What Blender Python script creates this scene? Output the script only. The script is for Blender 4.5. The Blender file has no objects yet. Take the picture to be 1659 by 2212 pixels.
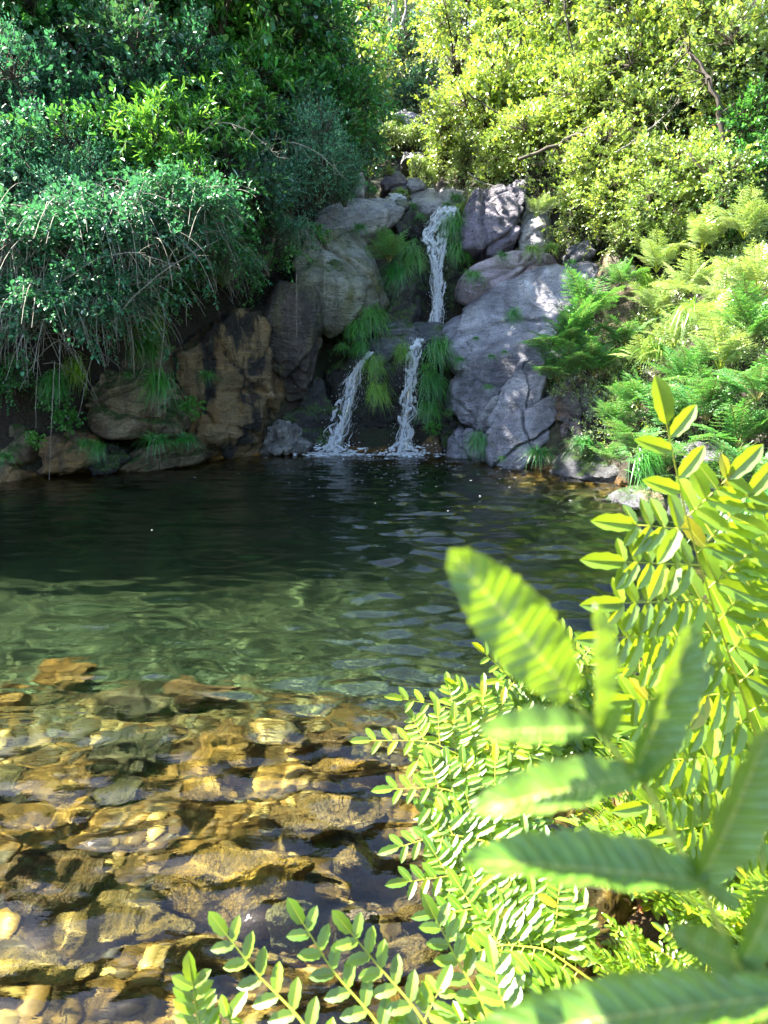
import bpy, bmesh, math, random
import numpy as np
from mathutils import Vector, Matrix
R = math.radians
S = bpy.context.scene
COL = S.collection
# ---------------------------------------------------------------- camera
CAMZ = 1.7; PITCH = R(12.0); F = 1474.6          # F: focal length in units of a 1659 wide picture
cam = bpy.data.objects.new('camera', bpy.data.cameras.new('camera')); COL.objects.link(cam)
cam.location = (0, 0, CAMZ); cam.rotation_euler = (math.pi/2 - PITCH, 0, 0)
cam.data.sensor_fit = 'VERTICAL'; cam.data.sensor_height = 36; cam.data.sensor_width = 27; cam.data.lens = 24
cam.data.clip_start = .02; cam.data.clip_end = 500
cam.data.dof.use_dof = True; cam.data.dof.focus_distance = 5.0; cam.data.dof.aperture_fstop = 6.3
S.camera = cam
# ---------------------------------------------------------------- light
SUN_EL, SUN_AZ = R(52), R(-76)                    # azimuth measured from +Y, negative to the left
w = bpy.data.worlds.new('World'); S.world = w; w.use_nodes = True
nt = w.node_tree; bg = nt.nodes['Background']
sky = nt.nodes.new('ShaderNodeTexSky'); sky.sky_type = 'NISHITA'; sky.sun_disc = False
sky.sun_elevation = SUN_EL; sky.sun_rotation = SUN_AZ
nt.links.new(sky.outputs[0], bg.inputs[0]); bg.inputs[1].default_value = 0.08
sd = Vector((math.cos(SUN_EL)*math.sin(SUN_AZ), math.cos(SUN_EL)*math.cos(SUN_AZ), math.sin(SUN_EL)))
sl = bpy.data.lights.new('sun', 'SUN'); sl.energy = 5.0; sl.angle = R(.53); sl.color = (1, .95, .84)
sl.cycles.is_caustics_light = True; sun = bpy.data.objects.new('sun', sl); COL.objects.link(sun); sun.rotation_euler = sd.to_track_quat('Z', 'Y').to_euler()
S.view_settings.view_transform = 'Standard'; S.view_settings.look = 'None'
S.view_settings.gamma = 1; S.view_settings.exposure = 2.9
S.cycles.max_bounces = 10; S.cycles.diffuse_bounces = 3; S.cycles.glossy_bounces = 3
S.cycles.transmission_bounces = 8; S.cycles.transparent_max_bounces = 12; S.cycles.sample_clamp_indirect = 4
S.cycles.use_denoising = True; S.cycles.caustics_reflective = False; S.cycles.caustics_refractive = True
S.cycles.use_adaptive_sampling = True; S.cycles.adaptive_threshold = .02

def P(x, y, Y):
    "pixel of the 1659 wide picture and a distance ahead -> world point"
    a = (x-829.5)/F; b = -(y-1106)/F; c, s = math.cos(PITCH), math.sin(PITCH)
    dy = c + b*s; dz = -s + b*c; t = Y/dy
    return np.array((a*t, Y, CAMZ + dz*t))
def W0(x, y, z=0.):
    a = (x-829.5)/F; b = -(y-1106)/F; c, s = math.cos(PITCH), math.sin(PITCH)
    dy = c + b*s; dz = -s + b*c; t = (z-CAMZ)/dz
    return np.array((a*t, dy*t, z))
# ---------------------------------------------------------------- noise
def _h(ix, iy, iz, seed):
    n = (ix*374761393 + iy*668265263 + iz*2147483647 + seed*974711) & 0xffffffff
    n = ((n ^ (n >> 13))*1274126177) & 0xffffffff
    n = ((n ^ (n >> 15))*2246822519) & 0xffffffff
    return ((n ^ (n >> 16)) & 0xffff)/32767.5 - 1.0
def noise(p, seed=0):
    p = np.asarray(p, float); i = np.floor(p).astype(np.int64); f = p-i; u = f*f*f*(f*(f*6-15)+10)
    r = 0
    for a in (0, 1):
        for b in (0, 1):
            for c in (0, 1):
                wt = (u[:, 0] if a else 1-u[:, 0])*(u[:, 1] if b else 1-u[:, 1])*(u[:, 2] if c else 1-u[:, 2])
                r = r + wt*_h(i[:, 0]+a, i[:, 1]+b, i[:, 2]+c, seed)
    return r
def fbm(p, oct=4, seed=0, gain=.5):
    p = np.asarray(p, float); r = 0; a = 1.; t = 0
    for k in range(oct):
        r = r + a*noise(p*(2.03**k)+17.3*k, seed+k); t += a; a *= gain
    return r/t
def ridge(p, oct=4, seed=0):
    p = np.asarray(p, float); r = 0; a = 1.; t = 0
    for k in range(oct):
        r = r + a*(1-2*np.abs(noise(p*(2.1**k)+9.1*k, seed+k))); t += a; a *= .5
    return r/t
# ---------------------------------------------------------------- mesh helpers
def mesh(name, V, faces, mats, midx=None, smooth=False):
    me = bpy.data.meshes.new(name)
    V = np.ascontiguousarray(V, dtype=np.float32)
    if not isinstance(faces, (list, tuple)): faces = [faces]
    faces = [np.asarray(f, dtype=np.int32) for f in faces if len(f)]
    loops = np.concatenate([f.ravel() for f in faces])
    tot = np.concatenate([np.full(len(f), f.shape[1], np.int32) for f in faces])
    st = np.concatenate(([0], np.cumsum(tot)[:-1])).astype(np.int32)
    me.vertices.add(len(V)); me.vertices.foreach_set('co', V.ravel())
    me.loops.add(len(loops)); me.loops.foreach_set('vertex_index', loops)
    me.polygons.add(len(tot)); me.polygons.foreach_set('loop_start', st)
    if not isinstance(mats, (list, tuple)): mats = [mats]
    for m in mats: me.materials.append(m)
    if midx is not None: me.polygons.foreach_set('material_index', np.asarray(midx, np.int32))
    me.polygons.foreach_set('use_smooth', np.full(len(tot), bool(smooth)))
    me.update(calc_edges=True)
    return me
def obj(name, me, parent=None, loc=None):
    o = bpy.data.objects.new(name, me); COL.objects.link(o)
    if parent is not None: o.parent = parent
    if loc is not None: o.location = loc
    return o
def tag(o, label=None, cat=None, group=None, kind=None):
    if label: o['label'] = label
    if cat: o['category'] = cat
    if group: o['group'] = group
    if kind: o['kind'] = kind
    return o
def empty(name, loc=(0, 0, 0), rot=(0, 0, 0), scale=1.):
    o = bpy.data.objects.new(name, None); COL.objects.link(o); o.empty_display_size = .1
    o.location = loc; o.rotation_euler = rot
    o.scale = (scale,)*3 if np.isscalar(scale) else scale
    return o
def world_obj(name, V, faces, mats, smooth=True, midx=None, parent=None):
    "mesh given in world coordinates; its origin goes to its base"
    V = np.asarray(V, float)
    c = np.array((V[:, 0].mean(), V[:, 1].mean(), V[:, 2].min()))
    return obj(name, mesh(name, V-c, faces, mats, midx, smooth), parent, c)
def unit(v):
    v = np.asarray(v, float); n = np.linalg.norm(v, axis=-1, keepdims=True); return v/np.maximum(n, 1e-9)
def frames(d, up):
    "y along d, z close to up"
    y = unit(d); x = unit(np.cross(y, up)); z = np.cross(x, y)
    return np.stack((x, y, z), axis=-1)
def stamp(tv, tf, pos, M, sc):
    "copies of a template (tv, list of face arrays) -> one vertex / face set"
    n = len(pos); k = len(tv)
    sc = np.asarray(sc, float)
    if sc.ndim == 1: sc = sc[:, None]*np.ones(3)
    V = np.einsum('nij,nkj->nki', M, tv[None]*sc[:, None, :]) + pos[:, None, :]
    off = (np.arange(n)*k)[:, None, None]
    return V.reshape(-1, 3), [(f[None]+off).reshape(-1, f.shape[1]) for f in tf]
def join(parts):
    Vs, Fs, o = [], {}, 0
    for V, fs in parts:
        if not isinstance(fs, (list, tuple)): fs = [fs]
        for f in fs:
            if len(f): Fs.setdefault(f.shape[1], []).append(np.asarray(f)+o)
        Vs.append(V); o += len(V)
    return np.concatenate(Vs), [np.concatenate(v) for v in Fs.values()]
def tube(pts, rad, n=6):
    pts = np.asarray(pts, float); m = len(pts); rad = np.ones(m)*rad
    t = unit(np.gradient(pts, axis=0)); ref = np.array((.13, .21, 1.)) if abs(t[0][2]) < .9 else np.array((1., .2, .1))
    x = unit(np.cross(t, ref)); y = np.cross(t, x)
    a = np.arange(n)*2*math.pi/n
    V = pts[:, None]+rad[:, None, None]*(x[:, None]*np.cos(a)[None, :, None]+y[:, None]*np.sin(a)[None, :, None])
    i = np.arange(m-1)[:, None]*n; j = np.arange(n)[None]; k = (j+1) % n
    f = np.stack((i+j, i+k, i+n+k, i+n+j), -1).reshape(-1, 4)
    return V.reshape(-1, 3), [f]
def many_tubes(A, B, C, r0, r1, n=3, seg=4):
    "quadratic curves A-B-C (N,3) with n-sided sections"
    N = len(A); t = np.linspace(0, 1, seg+1)[None, :, None]
    Pn = (1-t)**2*A[:, None]+2*t*(1-t)*B[:, None]+t*t*C[:, None]
    T = unit(np.gradient(Pn, axis=1)); X = unit(np.cross(T, np.array((.31, .17, .94)))); Y = np.cross(T, X)
    rr = (np.asarray(r0).reshape(-1, 1)*(1-t[..., 0])+np.asarray(r1).reshape(-1, 1)*t[..., 0])[:, :, None, None]*np.ones((N, 1, 1, 1))
    a = np.arange(n)*2*math.pi/n
    V = Pn[:, :, None]+rr*(X[:, :, None]*np.cos(a)[:, None]+Y[:, :, None]*np.sin(a)[:, None])
    i = (np.arange(N)[:, None, None]*(seg+1)+np.arange(seg)[None, :, None])*n; j = np.arange(n)[None, None]; k = (j+1) % n
    f = np.stack((i+j, i+k, i+n+k, i+n+j), -1).reshape(-1, 4)
    return V.reshape(-1, 3), [f]
# ---------------------------------------------------------------- materials
def mat(name):
    m = bpy.data.materials.new(name); m.use_nodes = True; m.node_tree.nodes.clear()
    return m, m.node_tree.nodes, m.node_tree.links
def N(nodes, t, **kw):
    n = nodes.new('ShaderNode'+t)
    for k, v in kw.items():
        if k.startswith('i_'): n.inputs[int(k[2:])].default_value = v
        else: setattr(n, k, v)
    return n
def tex(nodes, links, co, scale, detail=4, rough=.55, typ='Noise', vec=None, dist=0):
    if vec is not None:
        mp = N(nodes, 'Mapping'); links.new(co, mp.inputs[0]); mp.inputs['Scale'].default_value = vec[:3]
        if len(vec) > 3: mp.inputs['Rotation'].default_value = vec[3:]
        co = mp.outputs[0]
    if typ == 'Noise':
        t = N(nodes, 'TexNoise'); t.inputs['Detail'].default_value = detail; t.inputs['Roughness'].default_value = rough
        t.inputs['Distortion'].default_value = dist
    else:
        t = N(nodes, 'TexVoronoi'); t.feature = typ
    t.inputs['Scale'].default_value = scale; links.new(co, t.inputs['Vector'])
    return t.outputs[0]
def ramp(nodes, links, fac, stops):
    r = N(nodes, 'ValToRGB'); el = r.color_ramp.elements
    while len(el) < len(stops): el.new(.5)
    for e, (p, c) in zip(el, stops):
        e.position = p; e.color = (*c, 1) if not np.isscalar(c) else (c, c, c, 1)
    links.new(fac, r.inputs[0]); return r.outputs[0]
def mixc(nodes, links, fac, a, b):
    m = N(nodes, 'Mix', data_type='RGBA')
    for s, v in ((0, fac), (6, a), (7, b)):
        if hasattr(v, 'links') or hasattr(v, 'is_output'): links.new(v, m.inputs[s])
        else: m.inputs[s].default_value = v if s == 0 else (*v, 1)
    return m.outputs[2]
def math_(nodes, links, op, a, b=None):
    m = N(nodes, 'Math', operation=op)
    for s, v in ((0, a), (1, b)):
        if v is None: continue
        if hasattr(v, 'is_output'): links.new(v, m.inputs[s])
        else: m.inputs[s].default_value = v
    return m.outputs[0]

def leaf_mat(name, c1, c2, tr=.45, gloss=.25, rough=.38, odd=None, trc=None):
    "leaf: diffuse front, light passing through, waxy sheen; each leaf its own tone"
    m, n, l = mat(name)
    g = N(n, 'NewGeometry'); oi = N(n, 'ObjectInfo')
    col = ramp(n, l, g.outputs['Random Per Island'], [(0, tuple(c*.7 for c in c1)), (.5, tuple((a_+b_)/2 for a_, b_ in zip(c1, c2))), (.85, c2), (.955, tuple(min(1, c*1.4) for c in c2)), (.975, odd or (c2[0]*1.9+.05, c2[1]*1.05, c2[2]*.9))])
    hs = N(n, 'HueSaturation'); l.new(col, hs.inputs['Color'])
    mr = N(n, 'MapRange'); l.new(oi.outputs['Random'], mr.inputs[0]); mr.inputs[3].default_value = .485; mr.inputs[4].default_value = .515
    l.new(mr.outputs[0], hs.inputs['Hue'])
    mv = N(n, 'MapRange'); l.new(oi.outputs['Random'], mv.inputs[0]); mv.inputs[3].default_value = 1.15; mv.inputs[4].default_value = .85
    l.new(mv.outputs[0], hs.inputs['Value'])
    d = N(n, 'BsdfDiffuse'); l.new(hs.outputs[0], d.inputs[0])
    t = N(n, 'BsdfTranslucent')
    tc = mixc(n, l, .55, hs.outputs[0], trc or (.45, .62, .03)); l.new(tc, t.inputs[0])
    a = N(n, 'MixShader'); a.inputs[0].default_value = tr; l.new(d.outputs[0], a.inputs[1]); l.new(t.outputs[0], a.inputs[2])
    gl = N(n, 'BsdfGlossy'); gl.inputs['Roughness'].default_value = rough; gl.inputs[0].default_value = (.95, 1, .95, 1)
    fr = N(n, 'LayerWeight'); fr.inputs[0].default_value = .35
    fm = math_(n, l, 'MULTIPLY', fr.outputs['Fresnel'], gloss*1.6)
    fa = math_(n, l, 'ADD', fm, gloss*.22)
    b = N(n, 'MixShader'); l.new(fa, b.inputs[0]); l.new(a.outputs[0], b.inputs[1]); l.new(gl.outputs[0], b.inputs[2])
    o = N(n, 'OutputMaterial'); l.new(b.outputs[0], o.inputs[0]); return m

def bark_mat(name, c1, c2):
    m, n, l = mat(name); tc = N(n, 'TexCoord').outputs['Object']
    t = tex(n, l, tc, 9, 6, vec=(1, 1, .25)); c = ramp(n, l, t, [(.35, c1), (.65, c2)])
    b = N(n, 'BsdfPrincipled'); l.new(c, b.inputs['Base Color']); b.inputs['Roughness'].default_value = .85
    bp = N(n, 'Bump'); bp.inputs[0].default_value = .6; bp.inputs[1].default_value = .02; l.new(t, bp.inputs['Height']); l.new(bp.outputs[0], b.inputs['Normal'])
    o = N(n, 'OutputMaterial'); l.new(b.outputs[0], o.inputs[0]); return m

def rock_mat(name, ca, cb, cc, streak=(.03, .028, .025), streak_amt=.5, lichen=.2, moss=.0, rough=.6, strata=(0, 0, 0), wet=0., stain=None):
    m, n, l = mat(name); tc = N(n, 'NewGeometry').outputs['Position']
    big = tex(n, l, tc, .9, 5, .6, dist=.6)
    c = ramp(n, l, big, [(.33, ca), (.5, cb), (.68, cc)])
    # fine mineral grain
    gr = tex(n, l, tc, 42, 4, .7); g2 = ramp(n, l, gr, [(.34, .35), (.60, 1.2)])
    mm = N(n, 'Mix', data_type='RGBA', blend_type='MULTIPLY'); mm.inputs[0].default_value = .8; l.new(c, mm.inputs[6]); l.new(g2, mm.inputs[7]); c = mm.outputs[2]
    # foliation: bands running through the stone
    st = tex(n, l, tc, 3.2, 6, .62, vec=(1, 1, 3.2, strata[0], strata[1], strata[2]), dist=.5)
    sc = ramp(n, l, st, [(.36, .6), (.52, 1.), (.66, 1.2)])
    mm = N(n, 'Mix', data_type='RGBA', blend_type='MULTIPLY'); mm.inputs[0].default_value = .65; l.new(c, mm.inputs[6]); l.new(sc, mm.inputs[7]); c = mm.outputs[2]
    # water stains running down
    s = tex(n, l, tc, 2.2, 5, .6, vec=(1.6, 1.6, .22)); s = ramp(n, l, s, [(.47, 0), (.56, 1)])
    c = mixc(n, l, math_(n, l, 'MULTIPLY', s, streak_amt), c, streak)
    if stain:
        s2 = ramp(n, l, tex(n, l, tc, 1.7, 4, .6, vec=(1.3, 1.3, .5)), [(.52, 0), (.66, 1)])
        c = mixc(n, l, math_(n, l, 'MULTIPLY', s2, .75), c, stain)
    if lichen:
        li = ramp(n, l, tex(n, l, tc, 7, 6, .75), [(.64, 0), (.68, 1)])
        c = mixc(n, l, math_(n, l, 'MULTIPLY', li, lichen), c, (.5, .52, .46))
    if moss:
        sx = N(n, 'SeparateXYZ'); l.new(N(n, 'NewGeometry').outputs['Normal'], sx.inputs[0])
        k = math_(n, l, 'ADD', math_(n, l, 'MULTIPLY', sx.outputs[2], .35), math_(n, l, 'MULTIPLY', tex(n, l, tc, 1.6, 6, .7), 1.2))
        k = ramp(n, l, k, [(.98-moss*.5, 0), (1.1-moss*.5, 1)])
        mc = ramp(n, l, tex(n, l, tc, 16, 4, .7), [(.35, (.012, .028, .005)), (.65, (.05, .10, .012))])
        c = mixc(n, l, k, c, mc)
    b = N(n, 'BsdfPrincipled'); l.new(c, b.inputs['Base Color'])
    rr = ramp(n, l, tex(n, l, tc, 3, 5, .6), [(.35, max(.05, rough-.22)), (.65, min(1, rough+.12))]); l.new(rr, b.inputs['Roughness'])
    b.inputs['Specular IOR Level'].default_value = .5+wet*.3
    # cracks (distorted cell edges, long along the foliation) + grain
    ns = N(n, 'TexNoise'); ns.inputs['Scale'].default_value = 1.3; ns.inputs['Detail'].default_value = 4; l.new(tc, ns.inputs['Vector'])
    vm = N(n, 'VectorMath', operation='SCALE'); l.new(ns.outputs['Color'], vm.inputs[0]); vm.inputs['Scale'].default_value = 1.5
    va = N(n, 'VectorMath', operation='ADD'); l.new(tc, va.inputs[0]); l.new(vm.outputs[0], va.inputs[1])
    ck = tex(n, l, va.outputs[0], .85, typ='DISTANCE_TO_EDGE', vec=(.8, .8, 3.2, strata[0], strata[1], strata[2]))
    ck = ramp(n, l, ck, [(0, 0), (.014, 1)])
    ckm = ramp(n, l, tex(n, l, tc, 1.1, 3), [(.52, 1), (.60, 0)]); ck = math_(n, l, 'MAXIMUM', ck, ckm)
    mm = N(n, 'Mix', data_type='RGBA', blend_type='MULTIPLY'); mm.inputs[0].default_value = .7; l.new(c, mm.inputs[6]); l.new(ck, mm.inputs[7]); l.new(mm.outputs[2], b.inputs['Base Color'])
    h = math_(n, l, 'ADD', math_(n, l, 'MULTIPLY', st, 1.), math_(n, l, 'MULTIPLY', gr, .12))
    h = math_(n, l, 'ADD', h, math_(n, l, 'MULTIPLY', ck, .35))
    h = math_(n, l, 'ADD', h, math_(n, l, 'MULTIPLY', tex(n, l, tc, 9, 6, .7), .8))
    bp = N(n, 'Bump'); bp.inputs[0].default_value = .9; bp.inputs[1].default_value = .11; l.new(h, bp.inputs['Height']); l.new(bp.outputs[0], b.inputs['Normal'])
    o = N(n, 'OutputMaterial'); l.new(b.outputs[0], o.inputs[0]); return m
# ================================================================ ground and pool
POOL = np.array([(-3.2, .75), (-.4, .7), (.3, 1.0), (.62, 1.7), (1.1, 2.7), (1.9, 4.1), (3.3, 5.6), (4.5, 7.2), (4.15, 8.6), (3.4, 10.1), (2.4, 11.7),
                 (1.7, 13.0), (.9, 14.0), (-.9, 14.0), (-2.5, 13.3), (-4.2, 12.2), (-5.9, 10.4), (-6.9, 8), (-7.2, 5), (-6.2, 1.8)])
def pool_sd(x, y):
    "signed distance to the pool's edge, negative in the water"
    p = np.stack((x, y), -1); n = len(POOL); d = np.full(len(x), 1e9); s = np.zeros(len(x), bool)
    for i in range(n):
        a, b = POOL[i], POOL[(i+1) % n]; e = b-a; wv = p-a
        t = np.clip((wv@e)/(e@e), 0, 1); d = np.minimum(d, np.linalg.norm(wv-t[:, None]*e, axis=1))
        c = ((a[1] > y) != (b[1] > y)) & (x < (b[0]-a[0])*(y-a[1])/(b[1]-a[1]+1e-12)+a[0]); s ^= c
    return np.where(s, -d, d)
def sstep(a, b, x):
    t = np.clip((x-a)/(b-a), 0, 1); return t*t*(3-2*t)
def terrain_z(x, y):
    x = np.asarray(x, float); y = np.asarray(y, float)
    wx = fbm(np.stack((x*.7, y*.7, 0*x), -1), 3, 5)*.35
    d = pool_sd(x+wx, y+wx*.5)
    n1 = fbm(np.stack((x*.35, y*.35, 0*x), -1), 4, 11); n2 = fbm(np.stack((x*1.7, y*1.7, 0*x), -1), 4, 12)
    # bed
    dd = np.maximum(-d, 0)
    depth = np.interp(y, [0, 1.2, 2, 3, 4, 5.2, 7, 9, 14.5], [.16, .18, .26, .42, .80, 1.5, 2.3, 2.7, 2.6])
    bed = -np.minimum(depth, .05+dd*1.3) + n2*.06*np.minimum(1, dd*2)
    # valley floor behind the falls, and the sides
    fl = np.interp(y, [13.5, 14.2, 15.2, 16, 17, 18.5, 25, 40, 60, 95, 140], [.2, .6, 1.6, 3.2, 5.0, 5.6, 8.0, 15.5, 25.5, 36, 42])
    ax = .35+.04*(y-15); off = x-ax
    side = np.where(off > 0, np.minimum(np.maximum(off-1.6, 0), 12)*.95, np.minimum(np.maximum(-off-1.3, 0), 10)*1.25)
    valley = fl+side*(1-.35*sstep(20, 60, y))
    left = 1.6*sstep(.1, .8, d)+1.3*np.minimum(d, 3)+1.9*np.clip(d-3, 0, 5.5)+.1*np.maximum(d-8.5, 0)  # upper hillside shaped steeper to keep the sun off the left bank
    left = left*(.3+.7*sstep(7.3, 11.5, y))  # lowered towards the camera to let the sun onto the pool
    rk = .30+.62*sstep(3.5, 9, y)
    right = .25*sstep(.0, .4, d)+rk*np.minimum(d, 9)+.1*np.maximum(d-9, 0)
    right = np.where(y < 4, .12*sstep(0, .3, d)+np.maximum(.1*d, 0)+.55*np.clip(x-2.6, 0, 8), right)
    side2 = np.where(x < -.5, left, right)
    near = .06+.12*np.maximum(d, 0)
    k = sstep(1.2, 2.6, np.where(x < -.5, y+.9*np.maximum(-x-3.5, 0), y+9*(x > 2.3)))
    out = near*(1-k)+side2*k
    kb = sstep(13.2, 15.0, y+.25*np.abs(x-.3)*0)
    out = out*(1-kb)+np.minimum(valley, out+4*kb)*kb*1.0 if False else out*(1-kb)+valley*kb
    out = out+(n1*.8+n2*.25)*sstep(.3, 3, d)*(1-.75*np.exp(-((x-ax)/2.2)**2)*(y > 14))
    z = np.where(d < 0, bed, out)
    return np.where((d >= 0), np.maximum(z, .01), z)
def grid_mesh(xs, ys, zf):
    X, Y = np.meshgrid(xs, ys); V = np.stack((X.ravel(), Y.ravel(), zf(X.ravel(), Y.ravel())), -1)
    nx, ny = len(xs), len(ys); i = (np.arange(ny-1)[:, None]*nx+np.arange(nx-1)[None]).ravel()
    return V, np.stack((i, i+1, i+nx+1, i+nx), -1)
ys = np.concatenate((np.arange(-4, .5, .25), np.arange(.5, 4.5, .045), np.arange(4.5, 20, .11), np.arange(20, 40, .4), np.arange(40, 141, 2.)))
xs = np.concatenate((np.arange(-60, -12, 1.5), np.arange(-12, -4, .2), np.arange(-4, 4, .07), np.arange(4, 12, .2), np.arange(12, 61, 1.5)))
V, Fq = grid_mesh(xs, ys, terrain_z)
m, n, l = mat('ground'); tc = N(n, 'NewGeometry').outputs['Position']
sx = N(n, 'SeparateXYZ'); l.new(tc, sx.inputs[0])
big = tex(n, l, tc, 1.1, 6, .65); litter = tex(n, l, tc, 24, 5, .75); peb = tex(n, l, tc, 26, typ='F1'); peb2 = tex(n, l, tc, 9, typ='F1', dist=0)
land = ramp(n, l, big, [(.35, (.014, .010, .006)), (.5, (.028, .02, .01)), (.62, (.014, .024, .006))])
lt = ramp(n, l, litter, [(.4, .5), (.6, 1.5)])
mm = N(n, 'Mix', data_type='RGBA', blend_type='MULTIPLY'); mm.inputs[0].default_value = .8; l.new(land, mm.inputs[6]); l.new(lt, mm.inputs[7]); land = mm.outputs[2]
bedc = ramp(n, l, tex(n, l, tc, 2.3, 6, .7, dist=.8), [(.3, (.02, .012, .004)), (.45, (.09, .042, .007)), (.56, (.19, .09, .011)), (.7, (.30, .16, .026))])
v2 = N(n, 'TexVoronoi'); v2.inputs['Scale'].default_value = 17; l.new(tc, v2.inputs[0])
pc = ramp(n, l, tex(n, l, v2.outputs['Position'], 31, 2), [(.35, .45), (.65, 1.5)])
mm = N(n, 'Mix', data_type='RGBA', blend_type='MULTIPLY'); mm.inputs[0].default_value = .75; l.new(bedc, mm.inputs[6]); l.new(pc, mm.inputs[7])
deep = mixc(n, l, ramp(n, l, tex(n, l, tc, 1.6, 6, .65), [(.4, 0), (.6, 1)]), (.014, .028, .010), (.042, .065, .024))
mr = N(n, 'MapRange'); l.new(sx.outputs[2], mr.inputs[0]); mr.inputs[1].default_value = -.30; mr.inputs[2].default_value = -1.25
bedm = mixc(n, l, mr.outputs[0], mm.outputs[2], deep)  # bed turns dark green with depth, water absorption put into its colour
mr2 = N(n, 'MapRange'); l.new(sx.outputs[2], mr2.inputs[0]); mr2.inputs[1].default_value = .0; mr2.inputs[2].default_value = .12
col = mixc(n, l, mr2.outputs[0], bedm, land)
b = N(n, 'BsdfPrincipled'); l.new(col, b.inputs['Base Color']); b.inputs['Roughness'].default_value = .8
h = math_(n, l, 'ADD', math_(n, l, 'MULTIPLY', v2.outputs[0], -1.), litter)
bp = N(n, 'Bump'); bp.inputs[0].default_value = .8; bp.inputs[1].default_value = .04; l.new(h, bp.inputs['Height']); l.new(bp.outputs[0], b.inputs['Normal'])
o = N(n, 'OutputMaterial'); l.new(b.outputs[0], o.inputs[0]); GROUND = m
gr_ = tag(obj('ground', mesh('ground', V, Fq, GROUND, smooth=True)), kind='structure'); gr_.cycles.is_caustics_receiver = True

# ---- water: one closed body, rippled surface on top
def ripple(x, y):
    p = np.stack((x, y, 0*x), -1)
    fade = 1/(1+(y/7.)**2)
    src = np.array((.6, 14.2)); r = np.hypot(x-src[0], y-src[1])
    wob = fbm(p*.55, 3, 31)
    amp = .42+.58*sstep(-1.6, 1.2, x-.12*(y-6)+wob*1.2)          # livelier water towards the right
    z = .034*amp*fbm(np.stack((x*1.35, y*4.2+wob*1.6, 0*x), -1), 2, 32)
    z += .038*amp*fbm(np.stack((x*3.2+wob, y*8.5+x*1.2+wob*2, 0*x), -1), 2, 33)
    near = 1-sstep(2.3, 4.5, y)
    z += .019*near*fbm(np.stack((x*2.6-y*.8, y*6.0+x*1.4+wob*2, 0*x), -1), 3, 34)
    z += .005*near*fbm(np.stack((x*11, y*14, 0*x), -1), 2, 35)
    z += .004*np.exp(-r/2.5)*np.sin(r*9+wob*5)
    return z
yy = [.55]
while yy[-1] < 14.6: yy.append(yy[-1]+max(.012, .012*(yy[-1]/1.6)**.9))
yy = np.array(yy); xx = np.concatenate((np.arange(-8, -4, .1), np.arange(-4, -1.6, .035), np.arange(-1.6, 1.8, .016), np.arange(1.8, 5.6, .04)))
V, Fq = grid_mesh(xx, yy, ripple)
nx, ny = len(xx), len(yy); top = len(V)
idx = np.arange(nx*ny).reshape(ny, nx)
loop = np.concatenate((idx[0], idx[1:, -1], idx[-1, ::-1][1:], idx[::-1, 0][1:-1]))
Vb = V[loop].copy(); Vb[:, 2] = -3.6
k = len(loop); i = np.arange(k); j = (i+1) % k
side = np.stack((loop[i], top+i, top+j, loop[j]), -1)
bott = [top+int(q) for q in i]
V = np.concatenate((V, Vb))
m, n, l = mat('water'); tc = N(n, 'NewGeometry').outputs['Position']
hh = tex(n, l, tc, 5.5, 4, .6, vec=(.9, 2.6, 1)); h2 = tex(n, l, tc, 26, 3, .6, vec=(.8, 1.8, 1))
h = math_(n, l, 'ADD', hh, math_(n, l, 'MULTIPLY', h2, .22))
bp = N(n, 'Bump'); bp.inputs[0].default_value = .35; bp.inputs[1].default_value = .012; l.new(h, bp.inputs['Height'])
fr = N(n, 'Fresnel'); fr.inputs[0].default_value = 1.5; l.new(bp.outputs[0], fr.inputs['Normal'])
gl = N(n, 'BsdfGlossy'); gl.inputs['Roughness'].default_value = .015; l.new(bp.outputs[0], gl.inputs['Normal'])
tr = N(n, 'BsdfTransparent'); rf = N(n, 'BsdfRefraction'); rf.inputs['IOR'].default_value = 1.33; rf.inputs[0].default_value = (.86, .97, .84, 1); rf.inputs['Roughness'].default_value = 0; l.new(bp.outputs[0], rf.inputs['Normal'])
# caustic net painted into the transparent tint, mixed out below
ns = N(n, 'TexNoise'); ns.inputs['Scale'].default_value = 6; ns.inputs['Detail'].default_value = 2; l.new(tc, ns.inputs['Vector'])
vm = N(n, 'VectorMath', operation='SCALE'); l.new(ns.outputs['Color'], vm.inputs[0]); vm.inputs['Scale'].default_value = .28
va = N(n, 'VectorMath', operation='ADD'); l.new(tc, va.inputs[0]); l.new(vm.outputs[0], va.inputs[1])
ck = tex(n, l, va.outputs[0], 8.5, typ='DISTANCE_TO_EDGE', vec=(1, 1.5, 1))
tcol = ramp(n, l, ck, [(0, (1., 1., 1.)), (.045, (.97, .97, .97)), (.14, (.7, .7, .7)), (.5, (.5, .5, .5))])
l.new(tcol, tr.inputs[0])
a = N(n, 'MixShader'); a.inputs[0].default_value = 1.; l.new(tr.outputs[0], a.inputs[1]); l.new(rf.outputs[0], a.inputs[2])
b = N(n, 'MixShader'); l.new(fr.outputs[0], b.inputs[0]); l.new(a.outputs[0], b.inputs[1]); l.new(gl.outputs[0], b.inputs[2])
vo = N(n, 'VolumeAbsorption'); vo.inputs[0].default_value = (.30, .66, .40, 1); vo.inputs[1].default_value = .38
o = N(n, 'OutputMaterial'); l.new(b.outputs[0], o.inputs[0]); WATER = m
me = mesh('pool_water', V, [Fq, side, np.array([bott])], WATER, smooth=True)
pw = tag(obj('pool_water', me), kind='structure'); pw.cycles.is_caustics_caster = True

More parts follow.
